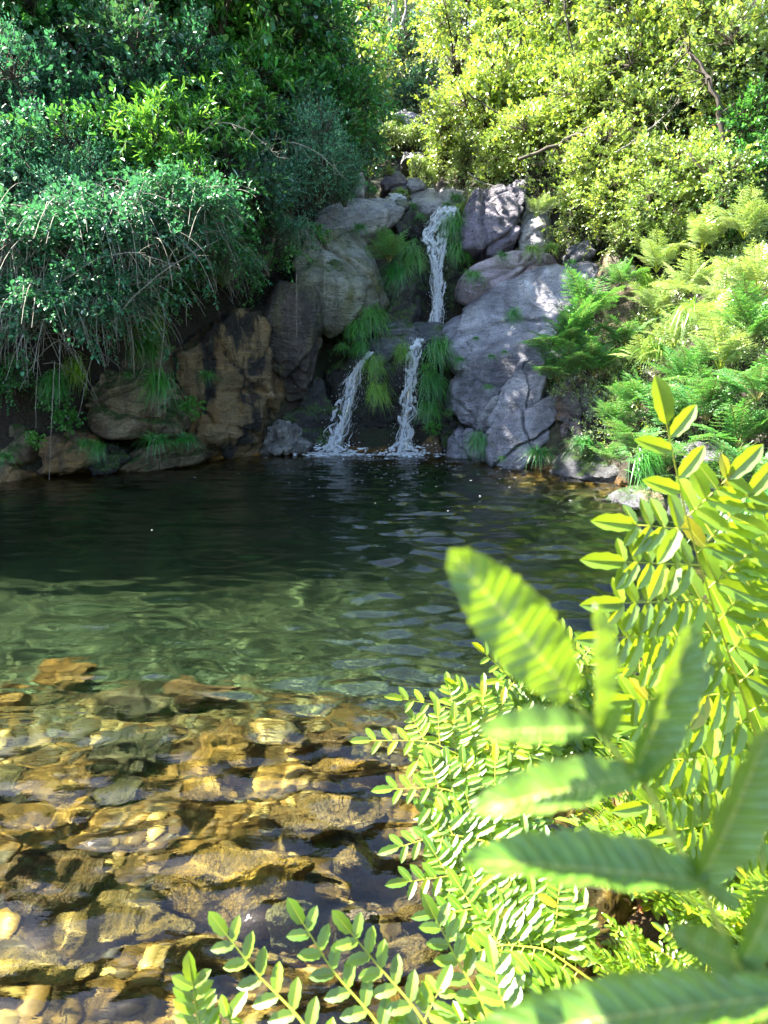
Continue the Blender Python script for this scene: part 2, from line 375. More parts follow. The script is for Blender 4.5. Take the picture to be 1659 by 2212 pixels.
# ================================================================ rocks
def ico(n):
    bm = bmesh.new(); bmesh.ops.create_icosphere(bm, subdivisions=n, radius=1)
    V = np.array([v.co[:] for v in bm.verts]); Fc = np.array([[v.index for v in f.verts] for f in bm.faces]); bm.free(); return V, Fc
ICO = {k: ico(k) for k in (1, 2, 3, 4, 5, 6)}
def rock(name, label, pts, m, thick=.8, res=5, edge=60, amp=.05, fr=1.6, chips=26, seed=0, group=None, cat='rock', back=None, grow=1.0, struct=False, rec=False, joints=6):
    "a boulder: the hull of the given points (pixel, distance) and of the same pushed back, rounded and weathered"
    A = np.array([P(*p) if len(p) == 3 else p[:3] for p in pts])
    c0 = A.mean(0); A = c0+(A-c0)*(1.07 if m in FAT else 1.02); B = c0+(A-c0)*grow+np.array(back if back is not None else (0, thick, -thick*.15))
    A = np.concatenate((A, B))
    bm = bmesh.new()
    for a in A: bm.verts.new(a)
    bmesh.ops.convex_hull(bm, input=bm.verts); bm.faces.ensure_lookup_table()
    pn = np.array([f.normal[:] for f in bm.faces]); pc = np.array([f.calc_center_median()[:] for f in bm.faces])
    ar = np.array([f.calc_area() for f in bm.faces]); bm.free()
    c = (pc*ar[:, None]).sum(0)/ar.sum(); rq = np.random.default_rng(seed+500)
    sgn = np.sign(((pc-c)*pn).sum(1)); pn = pn*sgn[:, None]; pd = np.maximum(((pc-c)*pn).sum(1), 1e-3)
    xn = unit(rq.normal(size=(chips, 3))*np.array((1, .9, 1))); xd = ((A-c)@xn.T).max(0)*rq.uniform(.70, .94, chips); pn = np.concatenate((pn, xn)); pd = np.concatenate((pd, xd))
    ext = A.max(0)-A.min(0); D0, Fc = ICO[res]; D = unit(D0*(ext/ext.max()+.15))
    dn = np.maximum(D@pn.T, 1e-6)/pd[None]
    r = 1/np.power((dn**edge).sum(1), 1/edge)
    V = D*r[:, None]; s = ext.max()
    Wp = V+c+seed*7.7
    f = fbm(Wp*fr/s*1.6, 5, seed+40)*.9+ridge(Wp*fr*np.array((1, 1, 1.8))/s*3, 5, seed+50)*.5
    amp_ = amp*min(s, 2.5)
    q = noise(Wp*np.array((1.1, 1.1, 2.4))/max(s, .5)*2.6, seed+70); stp = np.floor(q*4)/4+sstep(.75, 1, (q*4) % 1)/4     # broken steps
    crk = 0
    for j in range(joints):
        jn = unit(rq.normal(size=3)*np.array((.5, .35, .5))+np.array((.75, .1, -.65))*rq.choice([1, 1, -.35])) if j % 3 else unit(rq.normal(size=3)); o_ = rq.uniform(-.38, .38)*s*.8
        sdj = V@jn-o_+fbm(Wp*1.4, 3, seed+90+j)*.10*min(s, 2); gw = rq.uniform(.012, .03)*max(1, s*.6)
        crk = crk-rq.uniform(.025, .07)*min(s, 2)*np.exp(-(sdj/gw)**2)+rq.uniform(-.022, .022)*min(s, 2)*np.tanh(sdj/.02)
    V = V+unit(V)*(f*amp_+stp*amp_*.9+crk)[:, None]+c
    o = world_obj(name, V, Fc, m, True); o.cycles.is_caustics_receiver = rec
    if struct: tag(o, kind='structure')
    else: tag(o, label, cat, group)
    return o
pi = math.pi
RK_grey = rock_mat('grey_granite', (.13, .13, .155), (.29, .285, .32), (.56, .55, .58), streak_amt=.30, lichen=.25, rough=.5, strata=(.3, .75, 0))
RK_purple = rock_mat('purple_granite', (.13, .115, .15), (.19, .165, .21), (.26, .22, .27), streak_amt=.4, lichen=.25, rough=.5, strata=(0, 1.2, .3))
FAT = (RK_grey, RK_purple)
RK_pink = rock_mat('pink_granite', (.27, .22, .25), (.38, .31, .34), (.48, .41, .42), streak_amt=.25, lichen=.15, rough=.6, strata=(.3, .5, 0))
RK_pale = rock_mat('pale_slab', (.30, .29, .30), (.42, .40, .41), (.55, .52, .52), streak_amt=.35, lichen=.2, rough=.35, strata=(0, -.35, 0))
RK_olive = rock_mat('mossy_boulder', (.18, .18, .13), (.32, .32, .25), (.50, .50, .48), streak_amt=.45, lichen=.3, moss=.22, rough=.45, stain=(.10, .105, .02))
RK_tan = rock_mat('tan_cliff', (.10, .068, .03), (.25, .17, .075), (.42, .31, .17), streak=(.008, .007, .006), streak_amt=1., lichen=.3, moss=.12, rough=.5, wet=.5, stain=(.19, .095, .018))
RK_dark = rock_mat('dark_wet_shaded_rock', (.006, .006, .005), (.014, .013, .011), (.035, .032, .028), streak_amt=.5, lichen=.05, moss=.62, rough=.25, wet=1.)  # wet mossy rock, with the shade behind the falls put into its colour
RK_brown = rock_mat('brown_pillar', (.03, .024, .022), (.06, .046, .04), (.12, .095, .08), streak_amt=.6, lichen=.35, rough=.4, wet=.5, stain=(.12, .115, .05))
RK_moss = rock_mat('moss_rock', (.13, .10, .05), (.22, .17, .09), (.34, .27, .16), streak_amt=.5, lichen=.2, moss=.34, rough=.55, stain=(.07, .035, .01))
RK_orange = rock_mat('orange_rock', (.17, .10, .03), (.30, .18, .06), (.40, .29, .15), streak_amt=.5, lichen=.2, moss=.12, rough=.45, wet=.5)
RK_wet = rock_mat('rusty_wet_rock', (.14, .11, .11), (.25, .19, .17), (.36, .28, .25), streak_amt=.6, lichen=.15, rough=.28, wet=1., stain=(.20, .10, .03))
RK_shore = rock_mat('shaded_shore_granite', (.06, .06, .075), (.12, .118, .135), (.20, .195, .21), streak_amt=.5, lichen=.2, moss=.3, rough=.45, strata=(.3, .75, 0))  # grey granite darkened, the shade under the ferns put into its colour
RK_slate = rock_mat('wet_slate', (.03, .035, .045), (.07, .08, .09), (.16, .17, .18), streak_amt=.4, lichen=.05, moss=.15, rough=.25, wet=1.)
CL = (
 # left cliff
 ('rock_cliff', 'tall tan rock cliff with black and ochre stains, left of the waterfall', [(350,760,12.4),(380,700,12.6),(470,640,13.2),(545,635,13.3),(575,700,13.1),(600,980,13.2),(440,1000,12.3),(370,1005,12.0),(345,880,12.1)], RK_tan, dict(thick=2.2, res=6, amp=.10, seed=1)),
 ('rock_pillar', 'dark brown rock pillar tapering down beside the left waterfall', [(545,640,13.3),(600,605,13.4),(685,625,13.3),(692,700,13.4),(680,790,13.4),(650,880,13.5),(615,890,13.5),(590,840,13.3),(555,760,13.2)], RK_brown, dict(thick=1.6, res=6, amp=.035, seed=2, edge=40)),
 ('boulder', 'big boulder with shiny grey top and olive lower face, left of the upper waterfall', [(600,600,13.4),(660,520,14.4),(700,470,15.2),(765,490,15.4),(830,560,15.0),(852,610,14.6),(845,640,14.5),(780,700,14.2),(715,735,13.9),(693,690,13.5),(690,625,13.3),(770,600,14.0)], RK_olive, dict(thick=1.9, res=6, amp=.03, seed=3, edge=44)),
 ('rock', 'pale cracked slab running up left of the upper waterfall', [(660,520,15.0),(700,440,16.0),(775,415,16.8),(868,425,17.0),(905,452,16.2),(850,470,16.0),(770,505,15.4)], RK_pale, dict(thick=1.2, seed=4, edge=36, amp=.035)),
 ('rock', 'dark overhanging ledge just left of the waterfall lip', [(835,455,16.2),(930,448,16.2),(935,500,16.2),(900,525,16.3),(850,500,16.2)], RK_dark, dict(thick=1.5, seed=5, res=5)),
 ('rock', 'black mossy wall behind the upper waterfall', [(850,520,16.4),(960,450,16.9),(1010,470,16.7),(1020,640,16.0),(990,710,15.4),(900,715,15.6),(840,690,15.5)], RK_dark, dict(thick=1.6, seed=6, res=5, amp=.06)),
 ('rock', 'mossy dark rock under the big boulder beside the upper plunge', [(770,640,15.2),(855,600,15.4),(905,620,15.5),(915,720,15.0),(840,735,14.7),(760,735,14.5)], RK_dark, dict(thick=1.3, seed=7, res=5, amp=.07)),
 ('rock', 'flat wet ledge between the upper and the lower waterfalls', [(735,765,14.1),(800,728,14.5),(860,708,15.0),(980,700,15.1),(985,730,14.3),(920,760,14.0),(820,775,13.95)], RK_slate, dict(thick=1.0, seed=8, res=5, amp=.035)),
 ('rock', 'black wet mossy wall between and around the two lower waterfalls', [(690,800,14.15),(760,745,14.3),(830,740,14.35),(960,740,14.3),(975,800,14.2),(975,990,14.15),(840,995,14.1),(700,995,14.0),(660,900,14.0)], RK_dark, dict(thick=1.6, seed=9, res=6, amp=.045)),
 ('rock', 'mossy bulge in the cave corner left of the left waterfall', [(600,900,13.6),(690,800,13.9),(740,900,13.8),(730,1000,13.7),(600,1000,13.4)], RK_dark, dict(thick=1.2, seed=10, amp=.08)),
 ('rock', 'grey white splashed foot of the brown pillar at the waterline', [(556,985,13.2),(590,900,13.3),(640,905,13.4),(665,960,13.3),(640,990,13.1)], rock_mat('splashed_rock', (.10, .095, .085), (.22, .21, .19), (.42, .41, .38), streak_amt=.6, lichen=.9, rough=.4), dict(thick=.8, seed=11, amp=.09)),
 # right of the upper fall
 ('boulder', 'dark purple block standing right of the waterfall lip', [(1012,440,15.6),(1022,405,15.9),(1065,392,16.0),(1142,382,16.0),(1140,470,15.4),(1130,520,15.1),(1050,555,14.9),(1008,550,15.0),(1008,480,15.4)], RK_purple, dict(thick=1.6, res=6, amp=.025, seed=12, edge=44)),
 ('boulder', 'rounded pinkish slab below the dark purple block', [(1000,600,14.5),(1020,570,14.7),(1080,548,14.8),(1180,538,14.9),(1230,550,15.0),(1225,600,14.5),(1120,615,14.2),(1030,640,14.2),(1002,640,14.3)], RK_pink, dict(thick=1.4, res=6, amp=.025, seed=13, edge=28)),
 ('boulder', 'tall weathered boulder at the right end of the purple block', [(1130,480,15.5),(1150,400,16.2),(1190,440,16.0),(1200,520,15.5),(1170,550,15.1),(1130,545,15.0)], RK_pale, dict(thick=1.2, seed=14)),
 # the long right hand slope
 ('rock_slope', 'long smooth grey slope of rock falling from upper right to the waterfall ledge', [(950,712,14.4),(1000,660,14.5),(1100,615,14.3),(1230,580,14.2),(1345,525,14.4),(1350,580,13.6),(1240,680,13.3),(1130,760,13.1),(1000,790,13.4),(960,740,14.0)], RK_grey, dict(thick=1.6, res=6, amp=.03, seed=15, edge=36)),
 ('rock_slope', 'large lavender grey rock face with diagonal cracks below the royal fern', [(975,800,13.6),(1000,740,13.6),(1130,700,13.1),(1250,660,13.0),(1330,700,12.8),(1330,830,12.2),(1260,930,12.0),(1200,985,11.9),(1090,1000,12.3),(1050,960,12.7),(985,900,13.5)], RK_grey, dict(thick=1.8, res=6, amp=.035, seed=16, edge=32)),
 ('boulder', 'rounded grey boulder bulging right of the right lower waterfall', [(975,820,13.35),(1005,800,13.2),(1045,815,12.95),(1062,850,12.9),(1050,905,12.9),(1015,925,13.1),(980,880,13.3)], RK_grey, dict(thick=1.0, seed=17, amp=.035)),
 ('boulder', 'blunt nosed grey boulder with an overhang in the middle of the right rock face', [(1045,900,12.5),(1060,850,12.6),(1140,770,12.5),(1190,760,12.4),(1200,830,12.0),(1120,915,12.05),(1062,925,12.3)], RK_grey, dict(thick=1.2, seed=18, amp=.03, res=6, edge=36)),
 ('boulder', 'broad pale grey boulder with white scars just above the water, right of the falls', [(1062,1005,11.75),(1065,935,12.0),(1120,900,12.0),(1215,850,11.9),(1225,920,11.5),(1205,990,11.25),(1150,1015,11.3),(1090,1015,11.6)], RK_grey, dict(thick=1.2, seed=19, amp=.04, res=6, edge=32)),
 ('boulder', 'brown glistening rock with rusty seep lines right of the pale boulder', [(1205,900,11.7),(1225,830,12.0),(1290,815,11.9),(1320,850,11.6),(1310,930,11.1),(1270,965,10.9),(1215,960,11.2)], RK_wet, dict(thick=1.0, seed=20, amp=.04)),
 ('boulder', 'low slab at the waterline with an orange wet edge', [(1195,1025,10.9),(1240,975,11.2),(1310,950,11.0),(1360,985,10.4),(1365,1040,10.0),(1290,1045,10.2),(1215,1045,10.6)], RK_shore, dict(thick=.9, seed=21, amp=.035)),
 ('boulder', 'small rounded boulder at the waterline beside the right waterfall', [(972,985,13.2),(985,935,13.3),(1035,915,13.0),(1062,945,12.7),(1055,995,12.4),(1010,1005,12.7)], RK_grey, dict(thick=.7, seed=22, amp=.04)),
 ('rock', 'orange wet stone at the foot of the right waterfall', [(905,985,13.8),(915,945,13.9),(950,935,13.7),(965,990,13.4),(930,1000,13.4)], RK_orange, dict(thick=.5, seed=23, res=4)),
 ('rock', 'dark shadowed gully rock between the boulders and the right waterfall', [(950,900,13.8),(985,880,13.6),(1030,960,13.1),(1000,1000,13.1),(950,1000,13.5)], RK_dark, dict(thick=.8, seed=24)),
 ('boulder', 'dry brown rock bank hanging with roots right of the royal fern', [(1310,580,13.6),(1345,525,14.3),(1400,560,13.8),(1410,690,12.6),(1370,800,11.9),(1310,810,12.0),(1300,700,12.8)], RK_moss, dict(thick=1.4, seed=25, amp=.07)),
 ('boulder', 'small grey stone lying on top of the pinkish slab', [(1218,550,14.6),(1225,525,14.8),(1265,515,14.8),(1290,530,14.7),(1280,555,14.5),(1235,570,14.4)], RK_grey, dict(thick=.5, seed=26, res=4)),
 # top of the falls
 ('boulder', 'dark round topped rock above the falls behind the bright tuft', [(815,400,18.2),(828,370,18.5),(850,352,18.8),(872,362,18.8),(885,385,18.5),(880,410,18.1)], RK_purple, dict(thick=1.0, seed=27, amp=.05)),
 ('boulder', 'low grey rock leaning right of the dark round topped rock', [(872,395,18.4),(885,378,18.6),(918,392,18.4),(925,402,18.2),(895,410,18.0)], RK_grey, dict(thick=.8, seed=28, res=4)),
 ('boulder', 'reddish wedge shaped rock above the falls under the bright bushes', [(935,402,18.3),(955,375,18.6),(985,355,18.8),(1010,380,18.6),(1020,405,18.2)], rock_mat('red_rock', (.19, .12, .09), (.30, .20, .16), (.38, .30, .26), lichen=.2), dict(thick=1.2, seed=29)),
 ('rock', 'flat pale slab across the top of the waterfall', [(868,438,17.2),(885,402,18.2),(980,394,18.3),(1030,408,17.8),(1005,445,16.8),(930,455,16.6)], RK_pale, dict(thick=1.5, seed=30, amp=.03)),
 ('rock', 'yellow lit rim of rock behind the purple block', [(985,440,16.9),(1000,412,17.5),(1060,398,17.8),(1140,390,17.6),(1130,420,17.0),(1030,445,16.6)], RK_moss, dict(thick=1., seed=31, amp=.04)),
 ('rock', 'wet step with the little cascade above the main fall', [(805,418,17.7),(870,412,17.9),(892,440,17.2),(880,456,16.6),(820,446,17.0)], RK_slate, dict(thick=1.2, seed=32, res=4)),
 ('rock', 'tall pale stone half hidden behind the fine leaved shrub', [(755,400,17.2),(765,365,17.4),(785,360,17.5),(795,400,17.2),(785,425,16.9),(760,425,16.9)], RK_pale, dict(thick=.8, seed=33, res=4)),
 ('rock', 'pale upstream slab catching the sun in the gap between the bushes', [(868,345,21.5),(872,325,22),(905,318,22),(925,330,21.8),(915,350,21.3)], RK_pale, dict(thick=1.2, seed=34, res=4)),
 ('rock', 'distant dark slab highest up the stream', [(810,275,27),(850,245,28),(905,232,29),(925,250,28.5),(915,272,27),(860,285,26.5)], RK_purple, dict(thick=3, seed=35, res=5)),
 # left waterline
 ('boulder', 'big tan boulder with a mossy belly on the left bank', [(160,930,10.9),(165,840,11.1),(205,790,11.4),(290,770,11.6),(345,810,11.5),(370,880,11.2),(360,935,10.9),(290,960,10.7),(200,950,10.7)], RK_moss, dict(thick=1.4, res=6, amp=.05, seed=36, edge=24)),
 ('boulder', 'orange brown rounded rock at the left waterline', [(75,1035,10.5),(90,960,10.8),(130,925,11.0),(175,930,10.9),(190,1000,10.7),(150,1035,10.5)], RK_orange, dict(thick=.9, seed=37, amp=.08)),
 ('boulder', 'dark rock between the orange rock and the tan boulder', [(180,1030,10.8),(190,960,11.0),(240,945,11.1),(270,990,11.0),(250,1020,10.9)], RK_dark, dict(thick=.8, seed=38, amp=.07)),
 ('boulder', 'low ribbed brown ledge along the left waterline', [(245,1020,11.0),(260,975,11.2),(330,955,11.5),(440,955,12.0),(450,990,12.0),(350,1010,11.4)], RK_moss, dict(thick=.9, seed=39, amp=.07)),
 ('boulder', 'orange stone in the water at the left picture edge', [(-60,1045,10.2),(-30,1005,10.4),(25,1000,10.5),(48,1020,10.5),(40,1040,10.3),(0,1045,10.2)], RK_orange, dict(thick=.7, seed=40, amp=.05)),
 ('boulder', 'grey white flecked rock on the left edge above the orange stone', [(-60,1000,10.6),(-60,900,10.9),(20,905,10.9),(70,930,10.9),(85,985,10.7),(30,1010,10.5)], RK_moss, dict(thick=1.2, seed=41, amp=.07)),
 ('rock_cliff', 'shadowed rock wall above the tan boulder on the left bank', [(-80,900,12.0),(-80,700,12.6),(150,680,12.6),(330,680,12.6),(380,760,12.5),(360,900,12.1),(150,920,11.8)], RK_moss, dict(thick=2.4, seed=42, amp=.07, res=6)),
 # right foreground
 ('boulder', 'low pointed rock sticking into the water on the right', [(1328,1090,8.4),(1350,1062,8.6),(1400,1045,8.7),(1430,1060,8.5),(1420,1100,8.1),(1370,1105,8.1)], RK_shore, dict(thick=.5, seed=43, amp=.06)),
 ('boulder', 'ribbed grey rock behind the tallest fern frond', [(1410,1150,7.5),(1420,1060,8.0),(1480,1025,8.2),(1590,1030,8.0),(1625,1100,7.5),(1640,1250,6.8),(1560,1300,6.6),(1450,1230,7.0)], RK_shore, dict(thick=1.3, seed=44, amp=.055, res=6)),
 ('boulder', 'mossy dark stone between the pointed rock and the ribbed rock', [(1385,1130,7.9),(1395,1065,8.2),(1440,1050,8.2),(1450,1150,7.7)], RK_moss, dict(thick=.6, seed=45, res=4)),
 ('boulder', 'dark grey rock showing among the green ferns on the right', [(1470,1000,8.6),(1490,955,8.9),(1560,945,8.9),(1610,970,8.6),(1590,1010,8.4),(1500,1015,8.4)], RK_purple, dict(thick=.9, seed=46)),
)
for nm, lb, pts, m_, kw in CL: rock(nm, lb, pts, m_, **kw)
# ================================================================ plants: builders
rg = np.random.default_rng(7)
GA = 2.39996
LEAF4 = (np.array([(0, 0, 0), (.5, .42, .10), (0, 1, -.06), (-.5, .42, .10)]), [np.array([(0, 1, 2, 3)])])
LEAF6 = (np.array([(0, 0, 0), (.42, .22, .07), (.44, .62, .07), (0, 1, -.08), (-.44, .62, .07), (-.42, .22, .07)]), [np.array([(0, 1, 2, 3), (0, 3, 4, 5)])])
def strip_leaf(S=7, crenate=.08, fold=.18, bend=-.12, wave=.0, tipp=.5):
    t = np.linspace(0, 1, S); wdt = np.power(np.clip(np.sin(np.pi*np.clip(t*.93+.045, 0, 1)), 0, 1), tipp); wdt[0] = .12; wdt[-1] = .03
    wdt = wdt*(1+crenate*np.where(np.arange(S) % 2, 1, -1))
    z = bend*t*t+wave*np.sin(t*26)
    L = np.stack((-.5*wdt, t, z+fold*.5*wdt), -1); Mi = np.stack((0*t, t, bend*t*t), -1); Rr = np.stack((.5*wdt, t, z+fold*.5*wdt), -1)
    V = np.concatenate((L, Mi, Rr)); i = np.arange(S-1)
    f = np.concatenate((np.stack((i, i+S, i+S+1, i+1), -1), np.stack((i+S, i+2*S, i+2*S+1, i+S+1), -1)))
    return V, [f]
LEAFN = strip_leaf(8, .07, .22, -.10)

def leafcloud(p, d, L, k, ll, lw, ang=1.0, droop=.0, upj=.6, T=LEAF6, rr=None):
    "sprigs at p (n,3) along d, each with k leaves spiralling round it"
    rr = rr or rg; n = len(p); t = (np.arange(k)+.7)/k
    L = np.ones(n)*L; d = unit(d)
    pos = p[:, None]+d[:, None]*(L[:, None]*t)[..., None]; pos[..., 2] -= droop*(L[:, None]*t)**2
    u = unit(np.cross(d, np.array((.1, .2, 1.))+.001*rr.normal(size=(n, 3)))); v = np.cross(d, u)
    ph = np.arange(k)[None]*GA+rr.uniform(0, 6.28, (n, 1)); a = ang*rr.uniform(.7, 1.15, (n, k))*(1.1-.5*t)
    ld = d[:, None]*np.cos(a)[..., None]+(u[:, None]*np.cos(ph)[..., None]+v[:, None]*np.sin(ph)[..., None])*np.sin(a)[..., None]
    up = np.array((0, 0, 1.))+rr.normal(size=(n, k, 3))*upj
    M = frames(ld.reshape(-1, 3), up.reshape(-1, 3)); s = ll*rr.uniform(.45, 1.35, n*k)
    sc = np.stack((s*lw, s, s), -1)
    return stamp(T[0], T[1], pos.reshape(-1, 3), M, sc)

def crown_points(n, R_, lobes=9, seed=0, flat=.8, inner=.55):
    r = np.random.default_rng(seed)
    c = r.normal(size=(lobes, 3)); c = unit(c)*r.uniform(.25, .75, (lobes, 1))*R_*np.array((1, 1, flat)); lr = R_*r.uniform(.28, .5, lobes)
    k = r.integers(0, lobes, n); d = unit(r.normal(size=(n, 3))+np.array((0, 0, .25)))
    rad = lr[k]*np.power(r.uniform(inner**3, 1, n), 1/3)
    p = c[k]+d*rad[:, None]*np.array((1, 1, flat))
    g = fbm(p/R_*2.3+seed*3.1, 3, seed)                      # gaps in the foliage
    keep = g > -.07
    return p[keep], unit(d[keep]+.6*unit(p[keep])), c, lr

def bush_meshes(kind, seed, n=900, L=.26, k=7, ll=.055, lw=.62, ang=1.0, droop=.0, upj=.6, T=LEAF6, up=.35, lobes=9, flat=.8, twr=.0045, M_=None, B_=None, twigs=True):
    r = np.random.default_rng(seed)
    p, d, c, lr = crown_points(n, 1., lobes, seed, flat)
    d = unit(d+np.array((0, 0, up))+r.normal(size=d.shape)*.35)
    off = np.array((0, -.25, .75)); p = p+off; c = c+off
    V, f = leafcloud(p, d, L*r.uniform(.6, 1.2, len(p)), k, ll, lw, ang, droop, upj, T, r)
    ns = 46; q = r.integers(0, len(p), ns); sp_ = p[q]; sd_ = unit(unit(sp_-off)+r.normal(size=(ns, 3))*.5+np.array((0, 0, .3)))    # long shoots breaking the outline
    sp2 = [sp_+sd_*t_+np.array((0, 0, -.5*t_*t_)) for t_ in (0, .13, .26, .39, .52)]
    V, f = join([(V, f)]+[leafcloud(a_, unit(sd_-np.array((0, 0, t_*1.2))), .14, 5, ll, lw, ang, .2, upj, T, r) for a_, t_ in zip(sp2, (0, .13, .26, .39, .52))])
    crown = mesh('crown', V, f, M_)
    # limbs: from the root to every lobe, then twigs into the sprigs
    A = np.zeros((len(c), 3)); A[:, :2] = r.normal(size=(len(c), 2))*.04; Bm = A*.5+c*.35+np.array((0, 0, .25))+r.normal(size=c.shape)*.08
    tb = [many_tubes(A, Bm, c, .028, .010, 5, 6)]
    tb.append(many_tubes(sp_-sd_*.2, sp_+sd_*.28, sp_+sd_*.64-np.array((0, 0, .19)), .006, .002, 3, 5))
    if twigs:
        q = r.integers(0, len(p), min(len(p), 260)); nearest = np.argmin(((p[q][:, None]-c[None])**2).sum(-1), 1)
        a = c[nearest]; e = p[q]+d[q]*L*.9; mid = (a+e)/2+r.normal(size=a.shape)*.06; mid[:, 2] += .05
        tb.append(many_tubes(a, mid, e, .007, twr, 3, 4))
    V, f = join(tb); br = mesh('branches', V, f, B_, smooth=True)
    return crown, br
def drooping_meshes(seed, n=52, M_=None, B_=None, ll=.05, bare=95):
    "shrub whose shoots arch over and hang, the outer ones bare and pale"
    r = np.random.default_rng(seed); off = np.array((0, -.2, .7))
    az = r.uniform(-2.8, 1.2, n)-.3; reach = r.uniform(.3, 1.15, n)
    A = off+r.normal(size=(n, 3))*.12
    h = np.stack((np.cos(az), np.sin(az), 0*az), -1)
    B = A+h*reach[:, None]*.75+np.array((0, 0, 1))*r.uniform(.1, .65, (n, 1)); C = A+h*reach[:, None]*1.1-np.array((0, 0, 1))*(r.uniform(.0, 1.0, (n, 1))**1.8*1.1-.25)
    tb = [many_tubes(A, B, C, .012, .003, 4, 9)]
    t = np.linspace(.3, 1, 13); P_ = ((1-t)**2)[None, :, None]*A[:, None]+(2*t*(1-t))[None, :, None]*B[:, None]+(t*t)[None, :, None]*C[:, None]
    dv = unit(np.gradient(P_, axis=1)); keep = r.uniform(size=P_.shape[:2]) < .85
    p = P_[keep]+r.normal(size=(keep.sum(), 3))*.035; d = unit(dv[keep]+r.normal(size=(keep.sum(), 3))*.9)
    V, f = leafcloud(p, d, .20, 8, ll*1.25, .66, 1.1, .3, .5, LEAF6, r)
    crown = mesh('crown', V, f, M_)
    a2 = A[r.integers(0, n, bare)]+r.normal(size=(bare, 3))*.2; az = r.uniform(-2.8, .6, bare); h = np.stack((np.cos(az), np.sin(az), 0*az), -1)
    b2 = a2+h*r.uniform(.2, .6, (bare, 1))+np.array((0, 0, .15)); c2 = b2+h*r.uniform(-.15, .5, (bare, 1))+r.normal(size=(bare, 3))*.12-np.array((0, 0, 1))*r.uniform(.3, 1.0, (bare, 1))
    tb.append(many_tubes(a2, b2, c2, .008, .0028, 3, 7))
    V, f = join(tb); return crown, mesh('branches', V, f, B_, smooth=True)

def frond_data(pts, nrm, npin=14, plen=.28, ll=.05, lw=.30, sp=.9, t0=.2, T=LEAF4, seed=0, stem_r=.004, midrib=False, taper=1.0, droop=.12, curl=.25):
    "royal fern frond: a stalk, paired side stalks, blunt leaflets in pairs on each"
    r = np.random.default_rng(seed); pts = np.asarray(pts, float)
    seg = np.r_[0, np.cumsum(np.linalg.norm(np.diff(pts, axis=0), axis=1))]; Ltot = seg[-1]
    def at(t): return np.stack([np.interp(t*Ltot, seg, pts[:, i]) for i in range(3)], -1)
    tt = np.linspace(0, 1, 40); sm = at(tt)
    for _ in range(4): sm[1:-1] = (sm[:-2]+2*sm[1:-1]+sm[2:])/4
    def at(t): return np.stack([np.interp(t, tt, sm[:, i]) for i in range(3)], -1)
    tubes = [tube(sm[::3], np.linspace(stem_r, stem_r*.3, len(sm[::3])), 5)]
    nrm = unit(np.asarray(nrm, float)); lp, ld, ln, ls = [], [], [], []
    pA, pB, pC = [], [], []
    for i in range(npin):
        t = t0+(1-t0)*((i+.5)/npin)**.92; c = at(np.array([t]))[0]; T_ = unit(at(np.array([min(1, t+.03)]))[0]-at(np.array([t-.03]))[0])
        s_ = unit(np.cross(T_, nrm)); q = (t-t0)/(1-t0); Lp = plen*(min(1, .72+1.3*q))*(1-q**(1.7*taper))*r.uniform(.88, 1.1)+.0
        for side in (-1, 1):
            cc = c+T_*Ltot*.012*side; pd = unit(T_*(.28+.35*q)+s_*side+r.normal(size=3)*.06)
            if Lp < ll*1.0:
                lp.append(cc); ld.append(unit(T_*.75+s_*side)); ln.append(nrm); ls.append(ll*(1.05-.25*q)); continue
            m_ = max(2, int(Lp/(ll*lw*sp))); u = (np.arange(m_)+.8)/m_
            dz = -nrm*droop*Lp*(u**2)[:, None]
            pp = cc+pd*Lp*u[:, None]+dz
            pA.append(cc); pB.append(cc+pd*Lp*.5-nrm*0); pC.append(cc+pd*Lp-nrm*droop*Lp)
            perp = unit(np.cross(pd, nrm))
            for j in range(m_):
                for sg in (-1, 1):
                    lp.append(pp[j]); ld.append(unit(perp*sg+pd*.42+r.normal(size=3)*.14)); ln.append(unit(nrm+perp*sg*curl+r.normal(size=3)*.12))
                    ls.append(ll*(1-.35*u[j]**2)*r.uniform(.85, 1.1)*(.75+.25*min(1, Lp/plen)))
            lp.append(pp[-1]); ld.append(pd); ln.append(nrm); ls.append(ll*.95)
    lp.append(at(np.array([1.]))[0]); ld.append(unit(sm[-1]-sm[-3])); ln.append(nrm); ls.append(ll)
    lp, ld, ln, ls = map(np.array, (lp, ld, ln, ls))
    M = frames(ld, ln); leaf = stamp(T[0], T[1], lp, M, np.stack((ls*lw*1.15, ls, ls), -1))
    if pA: tubes.append(many_tubes(np.array(pA), np.array(pB), np.array(pC), stem_r*.5, stem_r*.18, 4, 4))
    if midrib:
        a = lp+M[:, :, 2]*ls[:, None]*.012; e = lp+ld*(ls*.9)[:, None]-M[:, :, 2]*(ls*.07)[:, None]; mid = (a+e)/2+M[:, :, 2]*(ls*.03)[:, None]
        tubes.append(many_tubes(a, mid, e, ls*.018, ls*.006, 3, 3))
    return leaf, join(tubes)
def arch(L=1., rise=.75, out=.75, n=9, droop=.5):
    t = np.linspace(0, 1, n); return np.stack((0*t, out*t+.0*t, rise*(t*1.5-droop*1.5*t*t)), -1)*L

